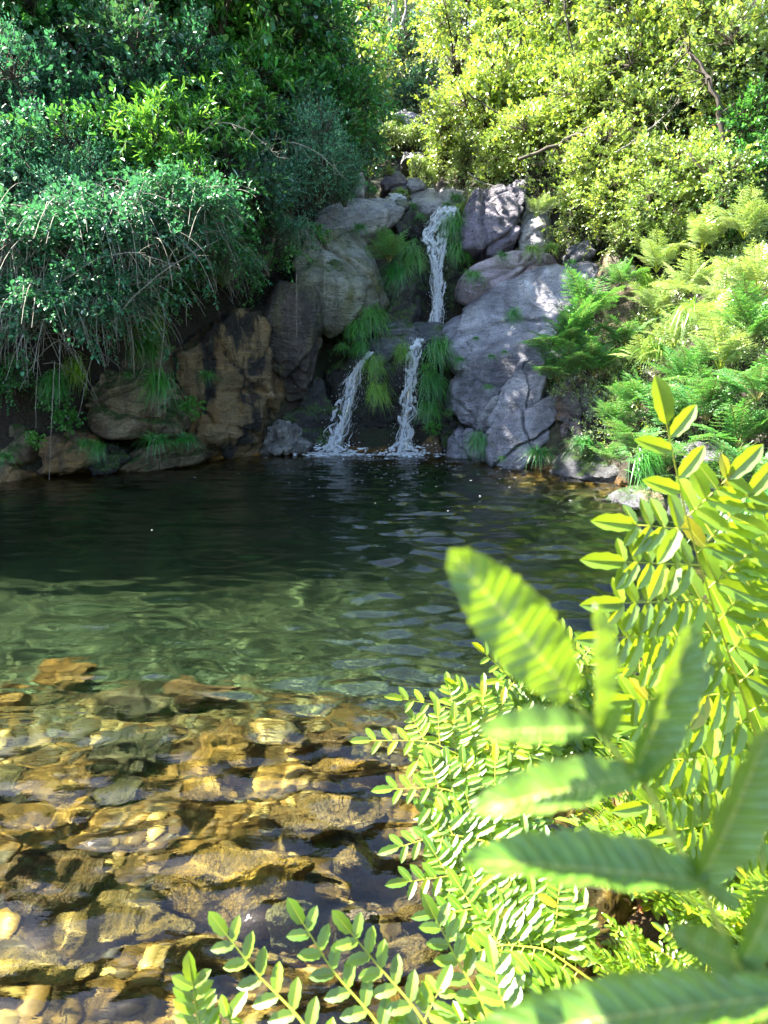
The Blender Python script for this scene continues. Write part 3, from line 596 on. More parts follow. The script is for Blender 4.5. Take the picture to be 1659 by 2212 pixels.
def tuft_mesh(name, m, n=130, seed=0, wd=.022, droop=1.0, mode='dome'):
    r = np.random.default_rng(seed); S_ = 6; t = np.linspace(0, 1, S_)
    az = r.uniform(0, 6.28, n); e = r.uniform(.15, 1.35, n) if mode == 'dome' else r.uniform(-.2, .9, n)
    if mode == 'hang': az = r.uniform(-2.6, -.5, n)
    h = np.stack((np.cos(az), np.sin(az), 0*az), -1); L = r.uniform(.55, 1.1, n)
    d0 = h*np.cos(e)[:, None]+np.array((0, 0, 1))*np.sin(e)[:, None]
    g = droop*r.uniform(.5, 1.2, n)*(1.0 if mode == 'dome' else 1.15)
    base = r.normal(size=(n, 3))*np.array((.09, .09, .02)) if mode == 'dome' else r.normal(size=(n, 3))*np.array((.17, .05, .16))
    p = base[:, None]+d0[:, None]*(L[:, None]*t*.72)[..., None]; p[..., 2] -= (g[:, None]*L[:, None]*t**2*.75)
    p += r.normal(size=(n, 1, 3))*(t**2)[None, :, None]*.06
    sd_ = unit(np.cross(d0, np.array((0, 0, 1.))+.3*r.normal(size=(n, 3)))); wv = wd*(1-t**1.6*.93)
    a = p-sd_[:, None]*wv[None, :, None]*.5; b_ = p+sd_[:, None]*wv[None, :, None]*.5
    V = np.stack((a, b_), 2).reshape(-1, 3); i = (np.arange(n)[:, None]*S_+np.arange(S_-1)[None]).ravel()*2
    return mesh(name, V, np.stack((i, i+1, i+3, i+2), -1), m)

_ray = None
def on_ground(x, y):
    "where the line of sight through a pixel meets the ground"
    Ys = np.concatenate((np.arange(5, 30, .08), np.arange(30, 100, .5))); pts = np.array([P(x, y, q) for q in Ys])
    h = terrain_z(pts[:, 0], pts[:, 1]); hit = np.nonzero(pts[:, 2] < h)[0]
    return pts[hit[0]] if len(hit) else pts[-1]

# ---------------------------------------------------------------- plant materials
BK = bark_mat('dark_bark', (.035, .026, .018), (.10, .08, .055))
BKP = bark_mat('pale_bark', (.18, .16, .12), (.40, .37, .30))
BKL = bark_mat('trunk_bark', (.22, .19, .17), (.46, .42, .40))
LM = dict(
 bramble=leaf_mat('teal_leaf', (.012, .08, .034), (.05, .22, .085), tr=.3, gloss=.14, rough=.42, trc=(.12, .48, .14)),
 dark=leaf_mat('dark_leaf', (.014, .075, .038), (.04, .17, .08), tr=.25, gloss=.16, rough=.35, trc=(.15, .38, .06)),
 laurel=leaf_mat('bright_laurel_leaf', (.03, .17, .02), (.09, .38, .04), tr=.35, gloss=.18, rough=.32, trc=(.30, .6, .04)),
 silver=leaf_mat('silvery_leaf', (.045, .18, .10), (.12, .36, .20), tr=.3, gloss=.12, rough=.5, trc=(.12, .42, .16)),
 fresh=leaf_mat('fresh_green_leaf', (.018, .12, .02), (.06, .30, .045), tr=.35, gloss=.15, rough=.4, trc=(.18, .52, .04)),
 sunny=leaf_mat('sunny_leaf', (.13, .25, .01), (.44, .60, .05), tr=.45, gloss=.38, rough=.38, trc=(.52, .74, .05)),  # strong sunlight put into the pale leaf colour
 lime=leaf_mat('lime_leaf', (.11, .25, .01), (.34, .52, .04), tr=.5, gloss=.4, rough=.4, trc=(.60, .80, .04)),
 olive=leaf_mat('olive_leaf', (.08, .19, .012), (.32, .50, .045), tr=.42, gloss=.36, rough=.36, trc=(.5, .62, .08)),
 yellow=leaf_mat('yellow_green_leaf', (.17, .30, .02), (.36, .50, .05), tr=.5, gloss=.3, rough=.45, trc=(.66, .80, .05)),
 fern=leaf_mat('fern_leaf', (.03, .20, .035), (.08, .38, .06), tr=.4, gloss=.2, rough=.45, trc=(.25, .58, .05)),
 fernlit=leaf_mat('sunlit_fern_leaf', (.22, .42, .04), (.42, .62, .10), tr=.42, gloss=.5, rough=.42, trc=(.6, .74, .04)),  # lit copy of the fern leaf, sun glare put into the colour
 fernnear=leaf_mat('near_fern_leaf', (.095, .22, .004), (.19, .35, .008), tr=.5, gloss=.22, rough=.4, trc=(.62, .80, .02)),
 fernblur=leaf_mat('pale_fern_leaf', (.09, .23, .006), (.13, .29, .012), tr=.42, gloss=.28, rough=.42, trc=(.50, .74, .02)),
 grass=leaf_mat('wet_grass', (.015, .13, .012), (.07, .36, .03), odd=(.35, .30, .12), tr=.35, gloss=.25, rough=.4, trc=(.25, .55, .03)),
 grasslit=leaf_mat('sunlit_grass', (.10, .32, .012), (.28, .52, .03), odd=(.5, .42, .16), tr=.45, gloss=.25, rough=.4, trc=(.6, .75, .04)),  # lit copy of the grass, sunlight put into the yellower colour
)
m, n, l = mat('fern_stalk'); b = N(n, 'BsdfPrincipled'); b.inputs['Base Color'].default_value = (.40, .44, .05, 1); b.inputs['Roughness'].default_value = .4
b.inputs['Subsurface Weight'].default_value = 0; o = N(n, 'OutputMaterial'); l.new(b.outputs[0], o.inputs[0]); STALK = m
m, n, l = mat('fern_stalk_brown'); b = N(n, 'BsdfPrincipled'); b.inputs['Base Color'].default_value = (.16, .15, .04, 1); b.inputs['Roughness'].default_value = .5
o = N(n, 'OutputMaterial'); l.new(b.outputs[0], o.inputs[0]); STALKD = m

m = LM['fernblur']; n, l = m.node_tree.nodes, m.node_tree.links
at_u = N(n, 'Attribute', attribute_name='across'); at_v = N(n, 'Attribute', attribute_name='along')
hs = [x for x in n if x.type == 'HUE_SAT'][0]; users = [k.to_socket for k in hs.outputs[0].links]
au = math_(n, l, 'ABSOLUTE', at_u.outputs['Fac']); ph = math_(n, l, 'SUBTRACT', math_(n, l, 'MULTIPLY', at_v.outputs['Fac'], 95.), math_(n, l, 'MULTIPLY', au, 11.))
vein = math_(n, l, 'SINE', ph); vr = ramp(n, l, math_(n, l, 'MULTIPLY', math_(n, l, 'ADD', vein, 1.), .5), [(.55, 0), (1, 1)]); mr_ = ramp(n, l, au, [(.03, 1), (.08, 0)])
c1 = mixc(n, l, math_(n, l, 'MULTIPLY', vr, .28), hs.outputs[0], (.34, .48, .08)); blot = ramp(n, l, tex(n, l, N(n, 'NewGeometry').outputs['Position'], 55, 4, .6), [(.35, .72), (.6, 1.1)])
mm = N(n, 'Mix', data_type='RGBA', blend_type='MULTIPLY'); mm.inputs[0].default_value = .8; l.new(c1, mm.inputs[6]); l.new(blot, mm.inputs[7])
ed = ramp(n, l, au, [(.93, 0), (1, 1)]); c2 = mixc(n, l, math_(n, l, 'MULTIPLY', ed, .5), mixc(n, l, mr_, mm.outputs[2], (.45, .50, .10)), (.30, .26, .06))
for u_ in users: l.new(c2, u_)
bp = N(n, 'Bump'); bp.inputs[0].default_value = .7; bp.inputs[1].default_value = .0012; l.new(vr, bp.inputs['Height'])
for x in n:
    if x.type in ('BSDF_DIFFUSE', 'BSDF_GLOSSY', 'BSDF_TRANSLUCENT'): l.new(bp.outputs[0], x.inputs['Normal'])
_cache = {}
def variants(kind):
    if kind in _cache: return _cache[kind]
    a = dict(M_=LM.get(kind), B_=BK)
    if kind in ('bramble', 'dark', 'fresh'): pr = dict(n=820, L=.24, k=7, ll=.066, lw=.66, droop=.4)
    if kind == 'laurel': pr = dict(n=620, L=.10, k=9, ll=.105, lw=.30, ang=1.15, up=1.0, upj=.4)
    if kind == 'silver': pr = dict(n=1700, L=.22, k=8, ll=.038, lw=.50, lobes=12)
    if kind in ('sunny', 'olive', 'lime'): pr = dict(n=1100, L=.22, k=7, ll=.06, lw=.70, droop=.5, upj=.45)
    if kind == 'yellow': pr = dict(n=1000, L=.18, k=7, ll=.06, lw=.72, T=LEAF4, lobes=12, upj=.5)
    if kind == 'hang': out = [drooping_meshes(60+i, M_=LM['bramble'], B_=BKP) for i in range(3)]
    else: out = [bush_meshes(kind, 20+i*7+len(kind), **pr, **a) for i in range(3)]
    _cache[kind] = out; return out
_cnt = [0]
def bush(x, y, R_, kind, label, Y=None, name='shrub', cat='shrub', group=None, rot=None, vs=1.):
    _cnt[0] += 1; i = _cnt[0]; rr = random.Random(i*13)
    g = on_ground(x, y)[1]-.35*R_; p = P(x, y, g if Y is None else min(Y, g))
    th = rr.uniform(-.9, .9) if rot is None else rot
    off = Vector((0, -.25*R_, .75*R_*vs)); off.rotate(Matrix.Rotation(th, 3, 'Z'))
    e = empty(name, (p[0]-off.x, p[1]-off.y, p[2]-off.z), (0, 0, th), (R_, R_, R_*vs))
    c, br = variants(kind)[i % 3]
    obj('crown', c, e); obj('branches', br, e)
    return tag(e, label, cat, group)
def tree(x, y, R_, kind, label, Y, tr=.09, lean=(0, 0), barkm=None, name='tree'):
    "a bush crown lifted on a trunk rooted in the slope"
    e0 = bush(x, y, R_, kind, label, Y, name=name, cat='tree')
    c = P(x, y, Y); bx, by = c[0]+lean[0], c[1]+lean[1]; gz = float(terrain_z([bx], [by])[0])-.2
    top = np.array((c[0], c[1], c[2]+R_*.3)); base = np.array((bx, by, min(gz, c[2]-R_)))
    mid = (top+base)/2+np.array((.15, .1, .2)); t = np.linspace(0, 1, 9)[:, None]
    pts = (1-t)**2*base+2*t*(1-t)*mid+t*t*top; V, f = tube(pts, np.linspace(tr, tr*.35, 9), 8)
    me = mesh('trunk', V, f, barkm or BK, smooth=True); o = obj('trunk', me, e0); o.matrix_parent_inverse = (Matrix.Translation(e0.location) @ e0.rotation_euler.to_matrix().to_4x4() @ Matrix.Diagonal((*e0.scale, 1))).inverted()
    return e0
# ================================================================ plants: placed
SH = [  # x, y, radius, kind, label, [distance]
 (420,-160,2.4,'fresh','crown of a tall tree above the top edge over the left bank',14.5),(600,-110,2.3,'fresh','crown of a tall tree leaning in over the top edge, left of the gap',16.5),  # unseen crowns added to shade the rocks right of the falls
 (40,60,1.9,'fresh','bright leaved bush in the very top left corner',15.),(190,110,1.9,'dark','dark tangled bush in the shade near the top left corner',15.5),
 (340,50,1.9,'bramble','blue green shrub at the top between the dark tangle and the glossy laurel',16.),(470,95,1.7,'laurel','glossy upright leaved laurel at the top of the left bank',15.5),
 (600,40,1.8,'fresh','fresh green bush at the top edge, left of the dark evergreen',16.5),(560,170,1.6,'laurel','laurel with bright rosettes under the top of the left bank',15.5),
 (660,150,1.8,'dark','dark shrub left of the sunlit trees at the top',17.),(722,105,1.3,'dark','dark evergreen against the yellow trees, highest on the left bank',18.5),
 (742,215,1.0,'dark','lower dark evergreen edging the stream gap on the left',17.5),(705,250,1.4,'fresh','leafy shrub between the dark evergreen and the silvery shrub',16.),
 # second row
 (30,230,1.5,'silver','silvery green shrub at the left edge in the upper part',13.),(150,260,1.5,'bramble','teal bramble mound left of the dark hollow in the bank',13.),
 (270,200,1.6,'dark','dark leaved shrub around the hollow in the upper left bank',13.8),(390,190,1.4,'bramble','blue green bramble with pale leaves in the middle of the upper left bank',13.6),
 (480,250,1.3,'laurel','laurel bush with light rosettes in the centre of the left bank',13.6),(590,280,1.3,'bramble','teal shrub behind the silvery fine leaved shrub',14.8),
 (680,340,1.05,'silver','fine leaved silvery shrub leaning over the rocks left of the waterfall',14.4),(600,390,1.0,'silver','fine leaved silvery shrub nearer the shade, left of its twin',13.9),
 (735,390,.62,'silver','small silvery spray hanging over the pale slab',15.0),
 # third row
 (20,370,1.2,'bramble','teal bramble at the left edge half way up the bank',11.2),(130,390,1.2,'silver','pale silvery shrub on the left part of the bank',11.3),
 (240,350,1.2,'fresh','round leaved green shrub in the middle of the left bank',12.),(350,330,1.2,'laurel','yellow green laurel tufts below the bramble on the left bank',12.3),
 (440,370,1.1,'fresh','fresh green shrub over the dark recess of the left bank',12.6),(520,440,1.0,'dark','dark shrub in the shade left of the leaning trunk',13.2),
 (430,480,.9,'fresh','leafy shrub with light green tips above the hanging twigs',11.6),(560,520,.8,'fresh','low green shrub at the foot of the leaning trunk',13.1),
 # hanging front row
 (40,520,1.05,'hang','shrub hanging in long leafy shoots at the left edge',10.2),(160,500,1.05,'hang','shrub with drooping blue green shoots over the left bank',10.3),
 (290,490,1.05,'hang','hanging shrub with a broom of bare pale twigs',10.6),(400,450,.95,'hang','hanging shrub with leafy arching tips right of the bare twigs',11.0),
 (80,660,.95,'hang','lowest hanging shrub, its shoots reaching down towards the water',9.9),(220,640,.9,'hang','hanging shrub with pale twigs dangling over the tan boulder',10.2),
 (20,640,.8,'bramble','teal bramble filling the left edge above the fern',10.6),(120,590,.9,'bramble','teal bramble between the hanging shrubs',10.9),
 (240,580,.8,'bramble','dim teal bramble behind the hanging pale twigs',11.2),(340,590,.7,'fresh','dim green shrub at the edge of the dark recess',11.6),
 (470,560,.62,'hang','small drooping shrub above the dark brown pillar',12.2),(330,450,.8,'bramble','teal bramble behind the bare pale twigs',11.6),
 (640,500,.42,'hang','last small drooping shoot on top of the big boulder',13.2),
 (10,800,.5,'fresh','small leafy shrub low on the left edge',10.6),
 # centre, up the valley
 (690,60,2.6,'yellow','yellow sunlit tree at the top, left of the pale trunks',27.),(755,20,2.2,'yellow','far yellow green tree at the top edge left of the gap',33.),
 (770,130,1.6,'lime','lime green tree left of the stream gap',24.),(785,195,1.1,'yellow','yellow bush above the distant dark slab',23.),
 (880,150,2.4,'dark','shaded blue green tree in the depth of the valley',38.),(900,215,1.8,'dark','shaded shrub right above the distant dark slab',33.),(860,30,3.2,'olive','pale far tree behind the trunks',52.),(800,60,2.4,'lime','far lime tree left of the trunks',46.),(905,55,2.4,'olive','far olive tree right of the trunks',47.),
 (990,110,1.5,'yellow','yellow tree right of the stream gap at the top',27.),(785,268,.9,'fresh','blue green bush left of the distant dark slab',21.),
 (790,330,.8,'bramble','teal shrub overhanging the stream above the pale stone',19.),(838,305,.55,'olive','olive bush below the distant dark slab',20.),
 (892,292,.45,'olive','greenish bush right under the distant dark slab',20.5),(968,290,.8,'lime','lime bush right of the pale upstream slab',20.),(975,345,.75,'sunny','low sunlit bush above the reddish wedge rock',19.4),
 (815,372,.5,'fernlit_','',18.9),(905,375,.45,'lime','small bright bush behind the low grey rock',19.2),(745,330,.9,'dark','dark leafy shrub behind the silvery spray',17.),
 # right bank, top
 (1010,40,1.8,'lime','glowing lime tree at the top, first right of the gap',21.),(1030,170,1.4,'lime','bright lime bush jutting left over the stream gap',20.),
 (1120,60,2.0,'yellow','yellow sunlit tree at the top of the right bank',19.5),(1110,180,1.5,'lime','lime tree crown with dark gaps on the upper right bank',18.5),
 (1230,50,1.9,'sunny','sunlit tree at the top with hanging dead twigs',18.),(1230,170,1.5,'lime','light green crown above the dark sloping branch',17.3),
 (1350,50,1.8,'sunny','pale sunlit tree at the top, right of the hanging dead twigs',16.5),(1480,40,1.8,'olive','olive tree at the top with a bare fork',15.5),
 (1600,60,1.8,'olive','olive green tree in the top right corner',14.5),(1340,160,1.4,'sunny','glittering pale crown in the middle of the right bank top',16.),
 (1450,150,1.4,'olive','olive crown beside the dark hollow on the right',15.),(1610,190,1.3,'olive','green crown at the right edge under the corner tree',13.6),
 # right bank, middle
 (990,290,1.2,'sunny','sunlit bush overhanging the stream from the right',18.8),(1050,250,1.3,'sunny','silvery sunlit bush above the thin bare twigs',18.),
 (1080,350,1.0,'sunny','spreading bush just above the yellow lit rock rim',17.2),(1010,355,.7,'olive','small olive bush right of the reddish wedge rock',18.3),
 (1170,300,1.2,'sunny','sunlit bush around the dark sloping branch',16.6),(1300,260,1.2,'sunny','sparkling bush right of the dark sloping branch',15.8),
 (1400,270,1.1,'olive','shady olive bush left of the dark hollow',14.8),(1510,250,.9,'dark','dark shrub in the hollow under the bare fork',14.8),  # shade of the hollow put into the dark leaf colour of its shrub
 (1600,310,.95,'fresh','green shrub at the right edge below the olive crowns',13.2),(1640,400,.9,'fresh','deep green shrub at the right edge half way up',12.4),
 (1200,390,.95,'lime','round leaved lime bush above the tall weathered boulder',15.8),(1160,440,.6,'fernlit_','',15.3),
 (1290,370,1.0,'sunny','dense sunlit bush in the middle of the right bank',15.),(1260,455,.75,'sunny','round leaved bush hanging over the small grey stone',14.9),
 (1390,370,1.0,'olive','mottled olive bush left of the fern slope',14.2),(1340,450,.8,'sunny','pale glittering bush above the dry brown bank',14.2),
 (1480,360,.95,'lime','bright bush above the fern slope',13.4),(1570,420,.9,'lime','lime bush beside the dark gap at the right edge',12.6),
 (1430,470,.75,'sunny','sunlit bush at the top of the fern slope',13.2),(1350,520,.45,'olive','little leafy bush at the end of the smooth grey slope',13.7),
]
for row in SH:
    x, y, R_, kd, lb = row[:5]
    if kd.endswith('_'): continue
    bush(x, y, R_, kd, lb, row[5] if len(row) > 5 else None)

# trees with trunks one can see
def limb(name, label, pts, r0, r1, m_, cat, twigs=0, seed=1):
    Q = np.array([P(*p) for p in pts]); t = np.linspace(0, 1, 14); s = np.linspace(0, 1, len(Q))
    C = np.stack([np.interp(t, s, Q[:, i]) for i in range(3)], -1)
    for _ in range(2): C[1:-1] = (C[:-2]+2*C[1:-1]+C[2:])/4
    r = np.random.default_rng(seed); C[1:-1] += r.normal(size=(12, 3))*r0*.5
    parts = [tube(C, np.linspace(r0, r1, 14), 7)]
    if twigs:
        q = r.integers(3, 14, twigs); A = C[q]; d = unit(r.normal(size=(twigs, 3))+np.array((0, 0, -.3))); L = r.uniform(.2, .8, (twigs, 1))*np.linalg.norm(Q[-1]-Q[0])*.25
        parts.append(many_tubes(A, A+d*L*.5+np.array((0, 0, .05)), A+d*L+r.normal(size=A.shape)*.1, r1*.7, r1*.25, 4, 5))
    V, f = join(parts); return tag(world_obj(name, V, f, m_), label, cat)
limb('tree_trunk', 'tall pale straight trunk at the top of the gap', [(853,80,44),(852,20,44),(850,-120,44)], .17, .13, BKL, 'tree trunk', 10, 2)
limb('tree_trunk', 'thin pale forked trunk right of the tall straight one', [(862,85,43),(872,40,43),(885,-60,43)], .09, .05, BKL, 'tree trunk', 12, 3)
limb('tree_trunk', 'thin grey trunk left of the tall straight one', [(842,70,45),(838,20,45),(841,-90,45)], .08, .06, BKL, 'tree trunk', 6, 4)
limb('branch', 'dark thick dead branch sloping up through the sunlit bushes', [(1120,345,15.4),(1190,320,15.1),(1255,285,14.9),(1320,250,14.9),(1360,238,15.2)], .035, .05, BK, 'branch', 14, 5)
limb('branch', 'thin bare bough sloping down above the dark thick branch', [(1010,200,16.9),(1060,235,16.7),(1120,270,16.5),(1180,300,16.3)], .02, .012, BK, 'branch', 16, 6)
limb('tree_trunk', 'dark leaning trunk with a fork near the top right', [(1570,330,12.6),(1555,240,12.6),(1530,160,12.8),(1480,90,13.2)], .05, .03, BK, 'tree trunk', 18, 7)
limb('branch', 'crooked dark bough near the right edge below the leaning trunk', [(1490,330,12.6),(1540,400,12.4),(1570,450,12.3),(1620,465,12.2)], .022, .03, BK, 'branch', 12, 8)
limb('tree_trunk', 'thin leaning grey trunk behind the silvery shrubs', [(585,560,13.6),(590,470,13.8),(600,380,14.2),(625,300,14.8)], .045, .03, BKP, 'tree trunk', 12, 9)
limb('branch', 'dead dark twigs hanging from the top edge over the right bank', [(1215,-30,15.2),(1222,30,15.1),(1232,80,15.1),(1240,130,15.2)], .022, .008, BK, 'branch', 34, 11)
limb('branch', 'thin pale bough arching through the middle of the right bank', [(1330,330,14.0),(1390,290,13.9),(1450,240,13.9),(1500,170,14.1)], .018, .010, BKP, 'branch', 26, 12)
limb('branch', 'thin dark bough above the gully on the right', [(985,240,18.0),(1030,190,17.8),(1075,130,17.9),(1100,70,18.2)], .035, .018, BK, 'branch', 26, 13)
limb('branch', 'pale arching twig over the silvery shrubs of the left bank', [(560,330,13.2),(620,300,13.0),(690,330,13.1),(750,390,13.6)], .010, .005, BKP, 'branch', 24, 14)
limb('branch', 'pale forked twig in the middle of the left bank', [(420,300,12.0),(470,260,11.9),(540,280,12.0),(600,340,12.3)], .010, .005, BKP, 'branch', 24, 15)
limb('branch', 'bare pale twig crossing the hanging shrubs at the left', [(120,620,9.6),(200,560,9.5),(290,540,9.6),(390,580,9.9)], .009, .004, BKP, 'branch', 30, 16)
limb('branch', 'pale branch reaching out with bare tips above the dark recess', [(240,700,9.8),(290,640,9.8),(370,570,10.0),(470,520,10.6)], .010, .004, BKP, 'branch', 30, 17)
limb('branch', 'pale bare twig crown lying over the purple block', [(1010,372,15.8),(1035,392,15.7),(1060,400,15.5),(1085,405,15.4)], .01, .005, BKP, 'branch', 16, 10)
limb('vine', 'thin pale root hanging down the dark brown pillar', [(640,590,13.2),(641,660,13.05),(640,728,13.0)], .007, .004, BKP, 'root')
limb('vine', 'short pale root hanging beside the olive face of the boulder', [(703,545,13.9),(702,600,13.3),(700,640,13.2)], .006, .004, BKP, 'root')
limb('vine', 'long pale twig dangling over the edge of the tan boulder', [(365,600,10.8),(352,740,10.7),(343,820,10.7),(341,895,10.7)], .006, .004, BKP, 'twig')
limb('vine', 'bent pale twig dangling left over the tan boulder', [(215,720,10.3),(190,800,10.3),(186,830,10.2),(168,902,10.2)], .006, .004, BKP, 'twig')
limb('vine', 'thin twig hanging down to the water at the left', [(118,780,9.9),(112,900,9.8),(106,1038,9.8)], .005, .003, BKP, 'twig')
limb('vine', 'pale twig hanging in front of the leftmost rocks', [(85,740,10.0),(78,850,10.0),(77,925,10.0)], .005, .003, BKP, 'twig')

# ---- ground cover: nobody could count it
def cover(name, sel, n, kind, ll, lw, k=6, L=.16, seed=0, h=.25, box=(-11, 9, 6, 24), T=LEAF4):
    r = np.random.default_rng(seed); x = r.uniform(box[0], box[1], n); y = r.uniform(box[2], box[3], n); d = pool_sd(x, y)
    kp = sel(x, y, d); x, y = x[kp], y[kp]; z = terrain_z(x, y)+r.uniform(-.05, h, len(x))
    g = fbm(np.stack((x*1.3, y*1.3, 0*x), -1), 3, seed) > -.25; x, y, z = x[g], y[g], z[g]
    e = .15; gx = (terrain_z(x+e, y)-terrain_z(x-e, y))/(2*e); gy = (terrain_z(x, y+e)-terrain_z(x, y-e))/(2*e)
    nr = unit(np.stack((-gx, -gy, 1+0*gx), -1)); p = np.stack((x, y, z), -1)+nr*r.uniform(0, h, (len(x), 1))
    V, f = leafcloud(p, unit(nr+r.normal(size=nr.shape)*.6), L, k, ll, lw, 1.1, .3, .5, T, r)
    tag(world_obj(name, V, f, LM[kind], smooth=False), kind='stuff')
cover('undergrowth', lambda x, y, d: (x < -1.0-.0*y) & (d > .9), 15000, 'bramble', .055, .62, seed=3, box=(-13, 0, 7, 22))
cover('undergrowth', lambda x, y, d: (x > 1.9+.0*y) & (d > 1.3) & (y > 8), 15000, 'olive', .055, .66, seed=4, box=(1, 13, 7, 24))
cover('undergrowth', lambda x, y, d: (x > 3.0) & (d > .25) & (y > 6.5), 9000, 'fernlit', .05, .40, k=12, L=.26, seed=8, h=.12, box=(2.8, 9, 6.5, 13.5))
cover('undergrowth', lambda x, y, d: (y > 18.5) & ((np.abs(x-.35-.04*(y-15)) > 1.1) | (y > 30)), 7000, 'lime', .12, .66, seed=5, box=(-14, 16, 18, 55), L=.3, h=.5)

# ---- grass tufts
TF = {}
for kd in ('grass', 'grasslit'):
    for mo in ('dome', 'hang'):
        TF[kd, mo] = [tuft_mesh('grass_tuft', LM[kd], 230 if mo == 'dome' else 300, 5+i+len(mo)+len(kd), mode=mo) for i in range(2)]
TU = [ # x, y, distance, size, kind, mode, label
 (866,408,17.9,.42,'grasslit','dome','bright grass tuft in front of the dark round topped rock'),(803,402,17.6,.36,'grass','dome','darker grass tuft left of the little cascade'),
 (890,440,17.2,.30,'grass','dome','grass tuft on the right bank of the little cascade'),(908,462,16.2,.30,'grass','dome','grass tuft at the waterfall lip, on its left'),
 (985,420,17.0,.40,'grass','dome','green grass tuft on the flat pale slab'),(992,440,16.4,.30,'grasslit','dome','yellow grass tuft right above the waterfall lip'),
 (1028,412,16.8,.36,'grasslit','dome','pale sunlit grass behind the purple block'),(965,438,16.9,.3,'grass','dome','low green grass on the slab, left of the yellow tuft'),
 (776,484,15.3,.34,'grass','dome','fresh tuft on the pale cracked slab'),
 (985,490,16.0,.55,'grass','hang','long grass hanging right of the upper waterfall'),(990,545,15.7,.42,'grass','hang','lower end of the grass hanging right of the upper waterfall'),
 (896,515,16.0,.22,'grass','dome','small tuft on the rock step left of the upper waterfall'),
 (885,560,14.9,.50,'grass','hang','hanging grass under the big fern, beside the fall'),(855,590,14.6,.42,'grass','hang','hanging grass at the shoulder of the big boulder'),
 (1022,585,14.1,.42,'grass','dome','tuft in the cleft left of the pinkish slab'),
 (805,690,14.2,.48,'grass','hang','thick grass cushion below the olive face of the boulder'),(772,715,14.0,.36,'grass','hang','grass left of the thick cushion below the big boulder'),
 (740,742,13.9,.34,'grass','dome','dim tuft above the dark cave'),(780,752,13.9,.28,'grass','hang','small tuft above the left lower waterfall'),
 (808,790,13.75,.36,'grasslit','hang','bright grass at the top of the curtain between the lower waterfalls'),(812,850,13.65,.42,'grasslit','hang','bright hanging grass curtain between the lower waterfalls, lower half'),
 (869,760,13.8,.30,'grasslit','hang','small bright tuft left of the right lower waterfall'),
 (945,760,13.7,.52,'grass','hang','tall grass mass at the top right of the right lower waterfall'),(930,830,13.5,.46,'grass','hang','middle of the grass mass right of the right lower waterfall'),
 (925,885,13.4,.36,'grass','hang','lowest grass right of the right lower waterfall'),(993,770,13.3,.26,'grass','dome','small tuft right of the tall grass mass'),
 (1109,682,12.9,.26,'grass','hang','small tuft in the crack on the smooth grey slope'),(1028,727,13.1,.16,'grass','dome','tiny tuft on the smooth slope above the rounded boulder'),
 (1062,765,12.7,.18,'grass','dome','tiny tuft in the diagonal crack, left one'),(1090,757,12.6,.15,'grass','dome','tiny tuft in the diagonal crack, right one'),
 (1055,830,12.5,.2,'grass','dome','tiny tuft between the rounded and the blunt nosed boulder'),
 (1036,955,12.3,.34,'grass','hang','tuft hanging over the small rounded waterline boulder'),(1165,965,11.0,.42,'grass','dome','round dark tuft at the waterline below the pale boulder'),
 (1258,942,10.7,.40,'grass','dome','loose tuft on the brown glistening rock'),(1085,985,11.5,.14,'grass','dome','tiny tuft low on the pale boulder'),
 (1150,530,14.4,.40,'grasslit','dome','sunlit grass at the foot of the tall weathered boulder'),(1190,525,14.5,.38,'grasslit','dome','sunlit grass right of the tall weathered boulder'),
 (1235,560,14.0,.24,'grass','dome','tuft beside the small grey stone on the slab'),(1085,545,14.5,.28,'grass','dome','leafy tuft at the lower right of the purple block'),
 (328,700,11.5,.50,'grasslit','hang','long bright grass hanging in the dark recess of the left bank'),(318,750,11.4,.42,'grass','hang','lower long grass hanging in the dark recess'),
 (345,830,10.9,.42,'grass','hang','grass hanging over the right shoulder of the tan boulder'),(447,800,12.1,.34,'grass','dome','tuft on a shelf of the tan cliff'),
 (170,800,10.9,.38,'grasslit','hang','light grass on top of the tan boulder at its left'),(120,830,10.6,.36,'grass','hang','grass left of the tan boulder'),
 (275,805,11.1,.18,'grass','dome','small tuft on the crown of the tan boulder'),
 (338,935,10.6,.48,'grass','dome','big drooping tuft at the water below the tan boulder'),(402,935,11.3,.46,'grass','dome','darker drooping tuft right of the big one at the water'),
 (185,948,10.5,.30,'grass','dome','tuft right of the orange brown rock'),(215,972,10.5,.24,'grass','hang','thin tuft trailing over the low dark rock'),(8,975,9.9,.30,'grass','dome','tuft at the left edge above the orange stone'),
 (1635,1120,6.6,.55,'grass','hang','long dark grass hanging at the right edge beside the ribbed rock'),(1390,1010,8.5,.42,'grass','hang','long grass under the green ferns at the waterline'),
 (1420,740,10.6,.55,'grasslit','dome','pale yellow grass fountain on the fern slope'),(1500,650,10.2,.55,'grasslit','dome','tall sunlit grass among the upper ferns'),
 (860,255,24.,.8,'grasslit','dome','far grass tuft left of the distant dark slab'),(1385,620,12.6,.45,'grasslit','hang','dry light grass hanging over the brown bank'),
]
for i, (x, y, Y, s, kd, mo, lb) in enumerate(TU):
    o = obj('grass_tuft', TF[kd, mo][i % 2], loc=P(x, y+(s*.25 if mo == 'dome' else -s*.2)*F/Y, Y)); o.rotation_euler = (0, 0, random.Random(i).uniform(-.5, .5)); o.scale = (s*1.25,)*3
    tag(o, lb, 'grass tuft', 'grass tufts on the rocks and banks')

